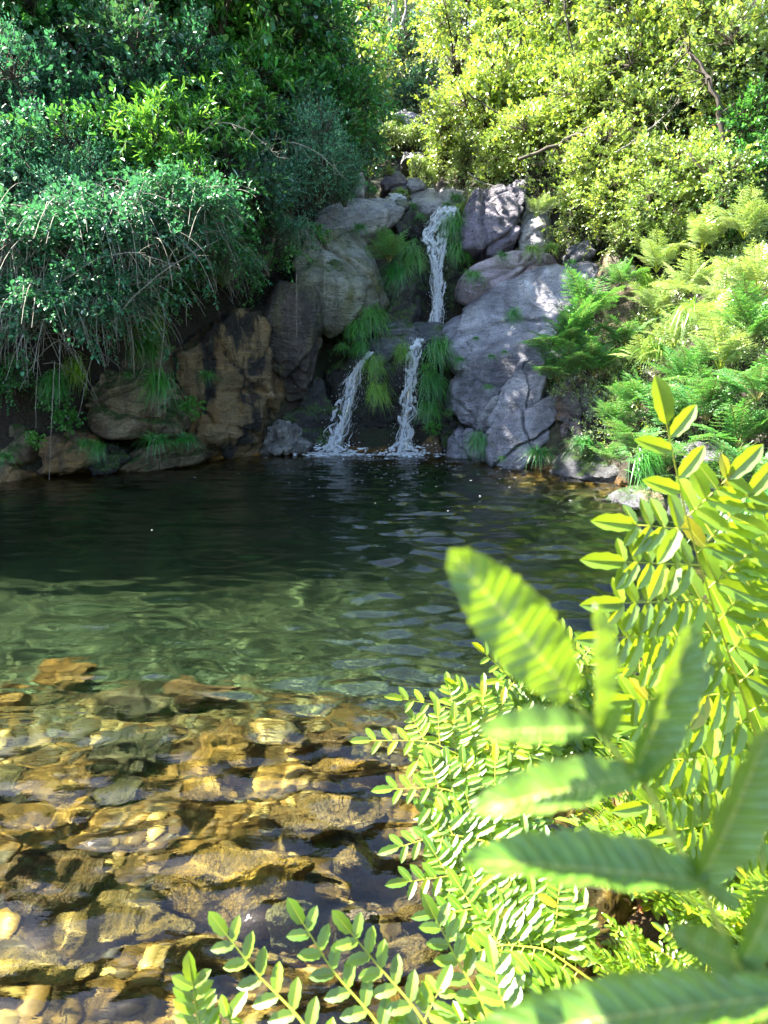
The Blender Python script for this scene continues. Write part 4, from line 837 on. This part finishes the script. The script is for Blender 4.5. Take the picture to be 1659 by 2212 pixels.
# ---- ferns: fronds of three shapes, shared
def frond_mesh_set(kind, T, ll, plen, npin, seed, stemr, stalk, midrib=False, near=False):
    out = []
    for i in range(3):
        pts = arch(1., (.62, .75, .48)[i], (.72, .55, .85)[i], droop=(.45, .35, .6)[i])
        lf, st = frond_data(pts, (0, -.25, 1), npin, plen, ll, .34 if near else .36, .95, .22, T, seed+i, stemr, midrib)
        out.append((mesh('frond', lf[0], lf[1], LM[kind]), mesh('stalk', st[0], st[1], stalk, smooth=True)))
    return out
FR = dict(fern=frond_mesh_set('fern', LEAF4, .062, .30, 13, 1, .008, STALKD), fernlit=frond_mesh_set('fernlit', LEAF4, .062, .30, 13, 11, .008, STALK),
          near=frond_mesh_set('fernnear', LEAFN, .075, .26, 11, 21, .005, STALK, True, True))
def fern(x, y, Y, s, kind, label, nf=9, az0=-math.pi/2, spread=2.6, name='fern', loc=None, tilt=0., seed=0):
    c = P(x, y, Y) if loc is None else np.array(loc); c = c-np.array((0, 0, .28*s)) if loc is None else c
    e = tag(empty(name, c), label, 'fern', 'ferns'); rr = random.Random(int(x*7+y)+seed)
    for i in range(nf):
        a = az0+spread*((i+.5)/nf-.5)*1.0+rr.uniform(-.18, .18); me, st = FR[kind][rr.randrange(3)]
        f = obj('frond', me, e); f.rotation_euler = (tilt+rr.uniform(-.15, .45), rr.uniform(-.25, .25), a-math.pi/2); k = s*rr.uniform(.7, 1.1); f.scale = (k, k, k)
        obj('stalk', st, f)
    return e
FN = [
 (1345,600,12.6,.7,'fern','fern at the top of the dry brown bank, over the end of the grey slope',10,5),(1350,720,11.6,.7,'fern','fern in the gap between the royal fern and the pale grass fountain',11,5.6),(1320,980,9.8,.6,'fern','small fern over the low slab with the orange wet edge',9,5),
 (840,540,14.4,.85,'fern','dark green fern arching over the big boulder beside the falls',16,6),(965,893,13.3,.30,'fern','little fern at the foot of the right lower waterfall',6,4),
 (1230,730,11.7,1.15,'fern','large royal fern clump on the lavender rock face, upper part',18,6),(1265,650,12.1,.95,'fern','upper crown of the royal fern clump near the dry brown bank',10,5),
 (1205,795,11.5,.85,'fern','lower left fronds of the royal fern clump',14,5),(1285,780,11.4,.85,'fern','lower right fronds of the royal fern clump',14,5),
 (20,800,10.8,.6,'fern','fern in the shade at the left edge',8,4),(362,755,11.2,.28,'fern','small fern at the edge of the dark recess',6,4),(480,600,12.4,.6,'fern','shaded fern above the tan cliff',9,4),(560,570,12.8,.5,'fern','shaded fern hanging over the top of the brown pillar',9,4),
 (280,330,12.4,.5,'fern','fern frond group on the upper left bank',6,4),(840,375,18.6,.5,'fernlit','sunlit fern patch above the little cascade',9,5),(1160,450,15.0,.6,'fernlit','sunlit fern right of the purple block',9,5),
 (1330,900,10.3,.75,'fern','fern reaching left over the brown glistening rock',10,5),(1385,850,10.2,.85,'fern','green fern at the left end of the fern bank',11,5.6),(1370,950,9.4,.8,'fern','low green fern over the waterline on the right',10,5),
 (1450,900,9.4,.9,'fern','green fern in the middle of the lower fern bank',12,5.6),(1440,990,8.9,.7,'fern','lowest green fern touching the ribbed rock',10,5),(1530,870,8.8,.9,'fern','broad green fern behind the dark grey rock',12,5.6),
 (1600,930,8.2,.9,'fern','fern above the dark grey rock at the right',11,5.6),(1560,1010,7.9,.75,'fern','fern spreading over the top of the ribbed rock',10,5),(1640,1020,7.3,.8,'fern','right edge fern above the long dark grass',10,5),
 (1640,820,8.2,.9,'fern','deep green fern at the right edge above the rock',11,5.6),(1480,800,9.6,.85,'fern','half shaded fern under the sunlit slope',11,5.6),
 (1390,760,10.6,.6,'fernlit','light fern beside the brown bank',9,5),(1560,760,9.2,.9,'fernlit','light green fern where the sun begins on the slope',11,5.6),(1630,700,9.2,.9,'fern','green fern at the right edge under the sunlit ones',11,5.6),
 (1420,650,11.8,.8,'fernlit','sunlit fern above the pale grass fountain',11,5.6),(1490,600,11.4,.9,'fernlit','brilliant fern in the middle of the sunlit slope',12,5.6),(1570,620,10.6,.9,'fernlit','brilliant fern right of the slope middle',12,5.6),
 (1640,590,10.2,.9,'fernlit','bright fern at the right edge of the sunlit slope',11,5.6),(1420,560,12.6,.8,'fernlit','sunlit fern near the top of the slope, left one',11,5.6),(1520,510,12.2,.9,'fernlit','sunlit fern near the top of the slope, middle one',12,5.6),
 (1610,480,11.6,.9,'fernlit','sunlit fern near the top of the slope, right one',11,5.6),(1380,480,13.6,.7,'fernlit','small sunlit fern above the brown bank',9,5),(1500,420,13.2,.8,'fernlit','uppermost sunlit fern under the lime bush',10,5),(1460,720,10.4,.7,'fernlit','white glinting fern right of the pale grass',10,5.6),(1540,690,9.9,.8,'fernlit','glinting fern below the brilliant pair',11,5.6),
]
for i, (x, y, Y, s, kd, lb, nf, sp) in enumerate(FN): fern(x, y, Y, s, kd, lb, nf, -math.pi/2, sp)

# ---- small leafy herbs on the left rocks
def herb_mesh(seed):
    r = np.random.default_rng(seed); n = 90; d = unit(r.normal(size=(n, 3))+np.array((0, -.4, .6))); p = d*r.uniform(.2, .8, (n, 1))*np.array((1, .6, .8))
    return leafcloud(p, d, .22, 9, .12, .95, 1.2, .2, .4, LEAF6, r)
HB = [mesh('herb', *herb_mesh(i), LM['laurel']) for i in range(2)]
for i, (x, y, Y, s, lb) in enumerate([(148,912,10.7,.30,'round bright herb cushion above the orange brown rock'),(76,950,10.3,.20,'small herb clump at the left waterline'),(120,870,10.7,.30,'herb hanging in the shade above the bright cushion'),
      (415,880,11.6,.28,'low herb right of the tan boulder'),(1200,800,11.9,.30,'low herb under the royal fern clump'),(932,925,13.2,.22,'herb cushion at the foot of the grass mass'),(925,800,13.1,.18,'light herb sprouting from the grass mass'),(690,510,14.6,.3,'moss green herb patch on the big boulder')]):
    o = obj('leafy_herb', HB[i % 2], loc=P(x, y, Y)); o.scale = (s,)*3; tag(o, lb, 'herb', 'small herbs on the rocks')
# ================================================================ falling water
m, n, l = mat('white_water'); tc = N(n, 'NewGeometry').outputs['Position']
b = N(n, 'BsdfPrincipled'); b.inputs['Base Color'].default_value = (1, 1, 1, 1); b.inputs['Roughness'].default_value = .18; b.inputs['Specular IOR Level'].default_value = .8
t_ = N(n, 'BsdfTranslucent'); t_.inputs[0].default_value = (.85, .93, 1, 1)
a = N(n, 'MixShader'); a.inputs[0].default_value = .35; l.new(b.outputs[0], a.inputs[1]); l.new(t_.outputs[0], a.inputs[2])
o = N(n, 'OutputMaterial'); l.new(a.outputs[0], o.inputs[0]); WHITE = m
m, n, l = mat('clear_film'); g = N(n, 'BsdfGlossy'); g.inputs['Roughness'].default_value = .12; tr = N(n, 'BsdfTransparent')
tc = N(n, 'NewGeometry').outputs['Position']; bp = N(n, 'Bump'); bp.inputs[0].default_value = 1; bp.inputs[1].default_value = .03; l.new(tex(n, l, tc, 12, 4, vec=(1, 1, .25)), bp.inputs['Height']); l.new(bp.outputs[0], g.inputs['Normal'])
a = N(n, 'MixShader'); a.inputs[0].default_value = .2; l.new(tr.outputs[0], a.inputs[1]); l.new(g.outputs[0], a.inputs[2])
df = N(n, 'BsdfDiffuse'); df.inputs[0].default_value = (.9, .92, .94, 1); sk = ramp(n, l, tex(n, l, tc, 26, 6, .7, vec=(1, 1, .13), dist=.4), [(.50, 0), (.62, .8)]); sk2 = ramp(n, l, tex(n, l, tc, 5, 4, .6, vec=(1, 1, .6)), [(.40, .15), (.6, 1)])
a2 = N(n, 'MixShader'); l.new(math_(n, l, 'MULTIPLY', sk, sk2), a2.inputs[0]); l.new(a.outputs[0], a2.inputs[1]); l.new(df.outputs[0], a2.inputs[2]); o = N(n, 'OutputMaterial'); l.new(a2.outputs[0], o.inputs[0]); FILM = m
def tubes_from(Pn, rr, n=4):
    Nn, M_, _ = Pn.shape; T = unit(np.gradient(Pn, axis=1)); X = unit(np.cross(T, np.array((.31, .97, .04)))); Y = np.cross(T, X); a = np.arange(n)*2*math.pi/n
    V = Pn[:, :, None]+rr[:, :, None, None]*(X[:, :, None]*np.cos(a)[:, None]+Y[:, :, None]*np.sin(a)[:, None])
    i = (np.arange(Nn)[:, None, None]*M_+np.arange(M_-1)[None, :, None])*n; j = np.arange(n)[None, None]; k = (j+1) % n
    return V.reshape(-1, 3), [np.stack((i+j, i+k, i+n+k, i+n+j), -1).reshape(-1, 4)]
def drops(p, s, seed=0):
    V0, F0 = ICO[1]; r = np.random.default_rng(seed); k = len(p)
    M = np.repeat(np.eye(3)[None], k, 0); sc = np.stack((s, s, s*r.uniform(1, 2.2, k)), -1)
    return stamp(V0[:], [F0], p, M, sc)
def fall(label, path, wd, n, seed, nd=250, rad=.0085, lean=0):
    "path: (x, y, distance) centre line; wd: half width in metres along it"
    r = np.random.default_rng(seed); C = np.array([P(*p) for p in path]); s = np.linspace(0, 1, len(C)); wd = np.array(wd, float)
    def at(t): return np.stack([np.interp(t, s, C[:, i]) for i in range(3)], -1)
    t0 = r.uniform(-.1, .97, n); ln = r.uniform(.03, .17, n); M_ = 12; t = np.clip(t0[:, None]+ln[:, None]*np.linspace(0, 1, M_), 0, 1)
    lat = np.clip(r.normal(size=n)*.5, -1, 1); w_ = np.interp(t, np.linspace(0, 1, len(wd)), wd)
    pth = at(t); phase = r.uniform(0, 50, n)
    no = noise(np.stack(((t*9+0*lat[:, None]).ravel(), np.repeat(lat*2.2, M_), 0*t.ravel()+seed), -1), 3).reshape(n, M_)
    no2 = noise(np.stack(((t*34+phase[:, None]*.2).ravel(), np.repeat(lat*6, M_), 0*t.ravel()), -1), 4).reshape(n, M_)
    pth[..., 0] += lat[:, None]*w_+no*w_*.8+no2*.022; pth[..., 1] += r.normal(size=(n, 1))*.03-np.abs(no2)*.03; pth[..., 2] += no2*.02
    rr = rad*.48*r.uniform(.3, 1.4, (n, 1))*np.sin(np.linspace(.12, 3.0, M_))[None]*(.6+.8*np.abs(no2)*2)
    parts = [tubes_from(pth, rr, 5)]
    q = r.uniform(0, 1, nd); dp = at(q); ww = np.interp(q, np.linspace(0, 1, len(wd)), wd); dp[:, 0] += r.normal(size=nd)*ww*.95; dp[:, 1] += r.normal(size=nd)*.06-.03; dp[:, 2] += r.normal(size=nd)*.03
    parts.append(drops(dp, r.uniform(.002, .0065, nd), seed))
    # torn clumps of white water along braided lanes
    nc = nd*4; q = r.uniform(0, 1, nc); dp = at(q); ww = np.interp(q, np.linspace(0, 1, len(wd)), wd); lane = r.integers(0, 4, nc)
    lx = noise(np.stack((q*7+lane*13., 0*q+seed, 0*q), -1), 8)*1.3+(lane-1.5)*.28; dens = noise(np.stack((q*26, lane*3.+0*q, 0*q+seed), -1), 9) > -.12
    dp[:, 0] += lx*ww+r.normal(size=nc)*.012; dp[:, 1] += r.normal(size=nc)*.03-.03; V0, F0 = ICO[1]; k = int(dens.sum()); s_ = r.uniform(.003, .011, k)
    parts.append(stamp(V0, [F0], dp[dens], np.repeat(np.eye(3)[None], k, 0), np.stack((s_, s_, s_*r.uniform(1.5, 4.5, k)), -1)))
    V, f = join(parts); o = world_obj('waterfall', V, f, WHITE, True); tag(o, label, 'waterfall')
    # the clear film between the white strands
    t = np.linspace(0, 1, 24); c = at(t); w_ = np.interp(t, np.linspace(0, 1, len(wd)), wd)*.85; u = np.linspace(-1, 1, 9)
    G = c[:, None]+np.stack((w_[:, None]*u, .03+.06*u**2+0*w_[:, None], 0*w_[:, None]*u), -1); G[..., 1] += noise(G.reshape(-1, 3)*6, seed).reshape(G.shape[:2])*.04; V = G.reshape(-1, 3)-np.array(o.location); i = (np.arange(23)[:, None]*9+np.arange(8)).ravel()
    Vb = V+np.array((0, .012, 0)); F1 = np.stack((i, i+1, i+10, i+9), -1)
    obj('water_film', mesh('water_film', np.concatenate((V, Vb)), [F1, F1[:, ::-1]+len(V)], FILM, smooth=True), o)
fall('upper waterfall spilling over the lip and splitting, its left strand', [(962,448,16.3),(945,475,16.1),(925,512,15.9),(936,530,15.75),(938,570,15.6),(940,640,15.4),(943,700,15.2)], [.15,.18,.13,.08,.08,.08,.11], 120, 1, 750, .0105)
fall('upper waterfall, right strand falling straight from the lip to the ledge', [(978,448,16.3),(970,475,16.1),(958,510,15.9),(954,545,15.75),(951,600,15.6),(949,650,15.4),(946,703,15.2)], [.10,.16,.11,.07,.07,.07,.11], 120, 2, 750, .0105)
fall('left lower waterfall sliding diagonally down the black rock', [(800,762,14.05),(778,785,13.95),(765,820,13.9),(752,860,13.85),(740,905,13.8),(728,945,13.7),(716,974,13.6)], [.03,.08,.12,.15,.16,.18,.22], 130, 3, 1300, .0085)
fall('right lower waterfall falling straight into the pool', [(905,733,14.1),(897,760,13.95),(890,800,13.9),(885,840,13.85),(880,890,13.8),(877,930,13.75),(873,974,13.65)], [.07,.10,.10,.12,.14,.15,.17], 130, 4, 1200, .0095)
fall('little cascade stepping down above the main waterfall', [(857,420,17.55),(855,428,17.45),(853,440,17.3)], [.13,.15,.2], 260, 5, 90, .012)
# foam and flecks on the pool
r = np.random.default_rng(9); V0, F0 = ICO[1]; k = 1500
x = np.concatenate((r.normal(-.98, .34, 500), r.normal(.42, .30, 400), r.uniform(-1.5, 1.2, 250), r.normal(.2, 1.3, 350))); y = np.concatenate((13.66-np.abs(r.normal(0, .22, 900)), 13.7-np.abs(r.normal(0, .3, 250)), 13.4-np.abs(r.normal(0, 1.9, 350))))
zl = np.where(np.arange(k) < 900, np.maximum(0, r.normal(-.02, .11, k)), 0); s = np.concatenate((.004+.022*r.uniform(0, 1, 1150)**2.5, r.uniform(.004, .014, 350))); M = np.repeat(np.eye(3)[None], k, 0)
V, f = stamp(V0, [F0], np.stack((x, y, ripple(x, y)+.004+zl), -1), M, np.stack((s*r.uniform(1, 2.5, k), s, s*np.where(np.arange(k) < 1150, r.uniform(.3, 1.2, k), .12)), -1))
tag(world_obj('foam', V, f, WHITE, True), kind='stuff')

# ================================================================ stones under the shallow water
ST_g = rock_mat('golden_stone', (.11, .05, .006), (.25, .12, .014), (.42, .23, .04), streak_amt=.3, lichen=.0, rough=.7)
ST_b = rock_mat('brown_stone', (.07, .03, .008), (.17, .085, .02), (.28, .16, .05), streak_amt=.3, lichen=.0, rough=.7)
ST_o = rock_mat('olive_stone', (.035, .028, .010), (.09, .065, .02), (.18, .13, .04), streak_amt=.4, lichen=.0, rough=.7)
ST_p = rock_mat('pale_stone', (.15, .08, .014), (.30, .17, .035), (.48, .31, .09), streak_amt=.3, lichen=.0, rough=.7)
ST = [ # x, y, width px, height px, top z, material, label
 (285,1665,200,110,-.26,ST_o,'broad angular brown stone under the water, left of the golden one'),(495,1650,160,120,-.27,ST_g,'golden stone with a straight left edge in the shallows'),
 (148,1790,95,60,-.22,ST_g,'yellow stone in the dark hollow of the pool bed'),(95,1905,300,130,-.12,ST_b,'big reddish brown slab at the left edge under water'),
 (510,1880,440,120,-.06,ST_g,'long golden slab just under the rippling surface'),(670,1612,170,50,-.12,ST_b,'flat orange brown stone with a dark crack below'),
 (750,1665,200,60,-.10,ST_g,'flat golden stone beside the left tips of the ferns'),(700,1760,330,70,-.07,ST_b,'wide brown slab under the long white reflections'),
 (255,1755,120,55,-.26,ST_o,'small dark olive stone below the angular brown one'),(30,1765,130,90,-.32,ST_o,'round teal stone at the left edge under water'),
 (445,1735,130,60,-.22,ST_g,'golden block under the golden stone'),(775,1962,120,50,.015,ST_o,'dark mossy stone just breaking the surface'),(640,1955,120,40,-.03,ST_o,'low dark stone left of the mossy one'),
 (905,1950,110,60,-.03,ST_b,'brown stone beside the fern tips at the lower right'),(790,1850,170,60,-.03,ST_b,'reddish stone right of the long golden slab'),
 (150,1555,130,50,-.62,ST_g,'yellow patch of stone in the deeper water at the left'),(30,1585,80,40,-.48,ST_g,'orange stone deep at the left edge'),(275,1590,190,60,-.45,ST_o,'large green stone in the deeper water'),
 (270,2010,420,110,-.19,ST_p,'big pale brown slab in the lower left'),(100,2130,300,120,-.19,ST_p,'pale stone in the bottom left corner under water'),(480,2080,380,110,-.17,ST_p,'pale glowing slab beneath the bottom fern tips'),
 (440,1565,160,40,-.45,ST_b,'brown stone in the middle distance of the shallows'),(850,2060,260,90,-.06,ST_b,'dark brown slab under the lower fern fronds'),(1010,2100,220,90,-.02,ST_g,'golden wet slab behind the bottom fern fronds'),
]
for i, (x, y, wp, hp, zt, m_, lb) in enumerate(ST):
    rr = random.Random(i+3); pts = []
    for k_ in range(9):
        a = k_*2*pi/9+rr.uniform(-.2, .2); q = rr.uniform(.8, 1.08); p_ = W0(x+wp*.5*q*math.cos(a), y-hp*.5*q*math.sin(a), zt); pts.append((p_[0], p_[1], zt+rr.uniform(-.035, .0)))
    pts = [tuple(p_) for p_ in pts]
    A = np.array(pts); global_c = A.mean(0)
    def P_keep(*a): return np.array(a)
    _P = P; P = P_keep
    rock('submerged_stone', lb, pts, m_, res=4, edge=40, amp=.06 if m_ is ST_p else .085, joints=2, fr=2.2, seed=60+i, cat='stone', rec=True, back=(0, 0, -.16), grow=1.12, group='stones under the shallow water'); P = _P
# cobbles and gravel of the bed
r = np.random.default_rng(12); k = 7500; x = r.uniform(-4.4, 2.4, k); y = .9+6.6*r.uniform(0, 1, k)**1.2; d = pool_sd(x, y); kp = d < -.03; x, y = x[kp], y[kp]; k = len(x)
V0, F0 = ICO[2]; Vv = V0*(1+.22*noise(V0*1.6, 3))[:, None]; s = r.uniform(.010, .042, k)*(1+.7*(r.uniform(size=k) > .93)); th = r.uniform(0, 6.28, k)
M = np.zeros((k, 3, 3)); M[:, 0, 0] = np.cos(th); M[:, 0, 1] = -np.sin(th); M[:, 1, 0] = np.sin(th); M[:, 1, 1] = np.cos(th); M[:, 2, 2] = 1
V, f = stamp(Vv, [F0], np.stack((x, y, terrain_z(x, y)+s*.15), -1), M, np.stack((s*r.uniform(1, 1.6, k), s, s*.55), -1))
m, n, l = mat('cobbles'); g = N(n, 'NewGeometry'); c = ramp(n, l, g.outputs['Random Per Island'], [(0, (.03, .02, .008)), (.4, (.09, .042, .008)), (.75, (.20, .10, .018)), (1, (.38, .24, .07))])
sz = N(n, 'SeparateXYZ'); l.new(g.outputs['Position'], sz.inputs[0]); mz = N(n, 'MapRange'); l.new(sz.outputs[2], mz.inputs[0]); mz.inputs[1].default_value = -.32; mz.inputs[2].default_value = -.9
gc = ramp(n, l, g.outputs['Random Per Island'], [(0, (.015, .028, .01)), (.6, (.04, .06, .022)), (1, (.11, .13, .05))]); c = mixc(n, l, mz.outputs[0], c, gc)      # deeper stones tinted green, water absorption put into their colour
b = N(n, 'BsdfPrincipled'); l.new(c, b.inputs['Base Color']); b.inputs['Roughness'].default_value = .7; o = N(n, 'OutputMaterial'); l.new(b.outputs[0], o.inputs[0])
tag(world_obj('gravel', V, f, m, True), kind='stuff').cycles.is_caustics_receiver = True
# fallen leaves and soil crumbs on the near bank
r = np.random.default_rng(13); k = 9000; x = r.uniform(.1, 4.2, k); y = r.uniform(.7, 6, k); kp = pool_sd(x, y) > -.02; x, y = x[kp], y[kp]; k = len(x); p = np.stack((x, y, terrain_z(x, y)+.01+r.uniform(0, .02, k)), -1)
dd_ = unit(r.normal(size=(k, 3))*np.array((1, 1, .25))); Mf = frames(dd_, np.array((0, 0, 1.))+.4*r.normal(size=(k, 3))); s = r.uniform(.015, .045, k)
V, f = stamp(LEAF6[0], LEAF6[1], p, Mf, np.stack((s*.5, s, s), -1))
LITTER = leaf_mat('dry_leaf', (.10, .055, .02), (.28, .18, .07), tr=.2, gloss=.1, rough=.6, trc=(.4, .25, .05))
tag(world_obj('leaf_litter', V, f, LITTER, False), kind='stuff')

# ================================================================ ferns close to the camera
FACE = np.array((-.15, -.62, .75))
def hfrond(e, pts, plen, ll, npin, seed, nrm=FACE, t0=.12, lw=.42, curl=.25, sr=.0035, taper=1.0):
    Q = np.array([P(*p) for p in pts])
    lf, st = frond_data(Q, nrm, npin, plen, ll, lw, .80, t0, LEAFN, seed, sr, True, taper, .10, curl)
    o = world_obj('frond', lf[0]-np.array(e.location), lf[1], LM['fernnear'], False, parent=e)
    V = st[0]-np.array(e.location)-np.array(o.location); obj('stalk', mesh('stalk', V, st[1], STALK, smooth=True), o)
def plant(loc, label): return tag(empty('fern', loc), label, 'fern', 'ferns')
e = plant((1.5, 1.35, .25), 'tall fern with one frond standing high against the water at the right')
hfrond(e, [(1700,1800,1.3),(1610,1520,1.22),(1540,1310,1.17),(1482,1120,1.14),(1440,915,1.12)], .27, .082, 12, 1, nrm=(-.12,-.93,.3), taper=1.25, t0=.05, lw=.34)
hfrond(e, [(1780,1700,1.35),(1740,1420,1.3),(1700,1250,1.3),(1650,1110,1.28)], .26, .072, 11, 2, lw=.33, nrm=(-.2,-.9,.4))
hfrond(e, [(1720,1900,1.3),(1560,1660,1.35),(1430,1500,1.4),(1290,1400,1.42)], .2, .062, 11, 3, lw=.33, nrm=(0,-.85,.55))
hfrond(e, [(1760,1800,1.5),(1640,1500,1.5),(1580,1380,1.5),(1560,1250,1.5)], .22, .062, 10, 4, lw=.34, nrm=(-.1,-.85,.5))
e = plant((.55, 1.7, .2), 'bushy yellow green fern leaning left over the golden stones')
for i, t in enumerate([[(1180,1800,1.75),(1050,1660,1.8),(930,1600,1.82),(800,1600,1.8)],[(1200,1780,1.9),(1090,1600,1.95),(980,1530,1.95),(870,1510,1.9)],[(1200,1740,2.0),(1120,1600,2.05),(1040,1530,2.05),(985,1485,2.0)],
                     [(1200,1820,1.7),(1060,1740,1.7),(950,1700,1.72),(848,1705,1.7)],[(1200,1880,1.6),(1060,1820,1.62),(960,1800,1.63),(862,1830,1.6)],[(1240,1960,1.5),(1100,1900,1.55),(990,1890,1.55),(880,1905,1.5)],
                     [(1260,2050,1.4),(1150,1980,1.45),(1050,1960,1.45),(940,1975,1.42)],[(1280,2120,1.35),(1180,2050,1.38),(1090,2040,1.38),(1010,2060,1.35)],[(1240,1700,2.1),(1190,1560,2.15),(1120,1480,2.15),(1045,1410,2.1)],
                     [(1250,1720,2.1),(1230,1560,2.15),(1200,1450,2.15),(1080,1470,2.1)],[(1300,1700,2.1),(1290,1520,2.15),(1260,1420,2.15),(1210,1360,2.1)]]):
    hfrond(e, t, .15, .060, 11, 10+i, nrm=(-.3+.1*(i % 3), -.6, .75), t0=.08, lw=.33, curl=.1)
e = plant((-.1, .85, .12), 'fern in front of the camera, its side fronds rising from the bottom edge')
for i, t in enumerate([[(740,2330,.90),(640,2190,.95),(560,2110,.98),(490,2020,1.0)],[(900,2330,.90),(800,2190,.95),(720,2100,.98),(655,1995,1.0)],[(980,2300,.92),(890,2170,.96),(820,2090,.99),(758,2015,1.0)],
                     [(1090,2300,.95),(1040,2160,1.0),(990,2080,1.03),(942,1985,1.05)],[(480,2330,.9),(440,2250,.93),(425,2190,.95),(415,2120,.96)],[(1120,2330,.9),(1100,2200,.95),(1080,2150,.97),(1068,2090,1.0)]]):
    hfrond(e, t, .055, .05, 7, 30+i, nrm=(-.1, -.6, .8), t0=.05, lw=.40)
PL = [((.95,1.45,.15),.70,'fern filling the lower middle behind the blurred leaves'),((1.15,1.95,.15),.72,'sunlit fern right of the leaning yellow green one'),((1.35,1.55,.15),.80,'fern under the blurred leaves at the right'),
      ((1.7,1.9,.2),.85,'fern at the right edge below the tall frond'),((1.5,2.45,.2),.72,'fern behind the tall frond, reaching over the water'),((2.0,2.4,.25),.85,'right edge fern behind the tall frond'),((1.05,1.15,.1),.62,'fern at the bottom right under the blurred leaves'),
      ((1.45,1.05,.15),.70,'fern in the bottom right corner'),((.70,1.25,.1),.55,'low fern between the bottom fronds and the leaning fern'),((2.0,1.6,.3),.80,'outermost fern at the lower right edge'),((1.9,3.0,.25),.75,'farthest of the near ferns, dark water beside it'),((.9,1.8,.12),.62,'white glinting fern in the centre of the near ferns'),((2.35,3.1,.3),.85,'green fern at the right edge over the dark water')]
for i, (loc, s, lb) in enumerate(PL): fern(0, 0, 0, s, 'near', lb, 12, -pi/2, 6.0, loc=loc, seed=i*11)
# the blurred frond right in front of the lens
m, n, l = mat('leaf_midrib'); b = N(n, 'BsdfPrincipled'); b.inputs['Base Color'].default_value = (.45, .50, .08, 1); b.inputs['Roughness'].default_value = .4; o = N(n, 'OutputMaterial'); l.new(b.outputs[0], o.inputs[0]); RIB = m
e = plant((.33, .12, .15), 'blurred fern frond right in front of the camera, pale green leaflets pointing left')
Q = np.array([P(*p) for p in [(1800,2500,.24),(1680,2280,.25),(1590,2080,.26),(1512,1910,.27),(1390,1690,.28),(1300,1590,.285),(1215,1480,.29)]])
V, f = tube(Q, np.linspace(.0022, .0010, 7), 8); fr_ = world_obj('frond', V-np.array(e.location), f, RIB, parent=e)
HL = [((1232,1500,.29),(982,1195,.275),165,(-.1,-.8,.4)),((1285,1570,.287),(1302,1308,.29),100,(.6,-.7,.2)),((1290,1575,.285),(1042,1572,.27),95,(-.1,-.5,.8)),((1365,1680,.28),(1512,1355,.30),150,(.4,-.8,.3)),((1385,1675,.28),(1020,1740,.262),120,(-.1,-.5,.9)),
      ((1530,1905,.27),(1010,1840,.25),135,(0,-.45,.9)),((1512,1905,.27),(1680,1580,.29),170,(.3,-.8,.3)),((1600,2090,.26),(1700,1900,.27),110,(.2,-.7,.5)),((1700,2150,.25),(1000,2235,.235),150,(0,-.5,.9)),((1600,2090,.26),(1455,2010,.25),90,(0,-.6,.7)),
      ((1380,1690,.28),(1455,1625,.275),60,(.2,-.3,.9)),((1300,1600,.285),(1340,1520,.28),40,(.2,-.3,.9)),((1520,1915,.27),(1600,1960,.26),60,(.1,-.2,1)),((1590,2080,.26),(1700,2210,.25),120,(.3,-.6,.7))]
for i, (a, b_, wpx, nr) in enumerate(HL):
    A, B = P(*a), P(*b_); L_ = np.linalg.norm(B-A); tv, tf = strip_leaf(25, .05, .30, -.12, .028, .62)
    tv = tv*np.array((wpx/F*a[2]/L_*1.0, 1, 1)); tv[:, 2] = tv[:, 2]*.6
    V, f = stamp(tv, tf, A[None], frames((B-A)[None], unit(np.array(nr, float))[None]), np.array([L_]))
    lo = np.array(e.location)+np.array(fr_.location)
    lf = world_obj('leaflet', V-lo, f, LM['fernblur'], True, parent=fr_)
    for an, av in (('across', np.repeat((-1., 0., 1.), 25)), ('along', np.tile(np.linspace(0, 1, 25), 3))):
        q_ = lf.data.attributes.new(an, 'FLOAT', 'POINT'); q_.data.foreach_set('value', av.astype(np.float32))
print('objects', len(bpy.data.objects))
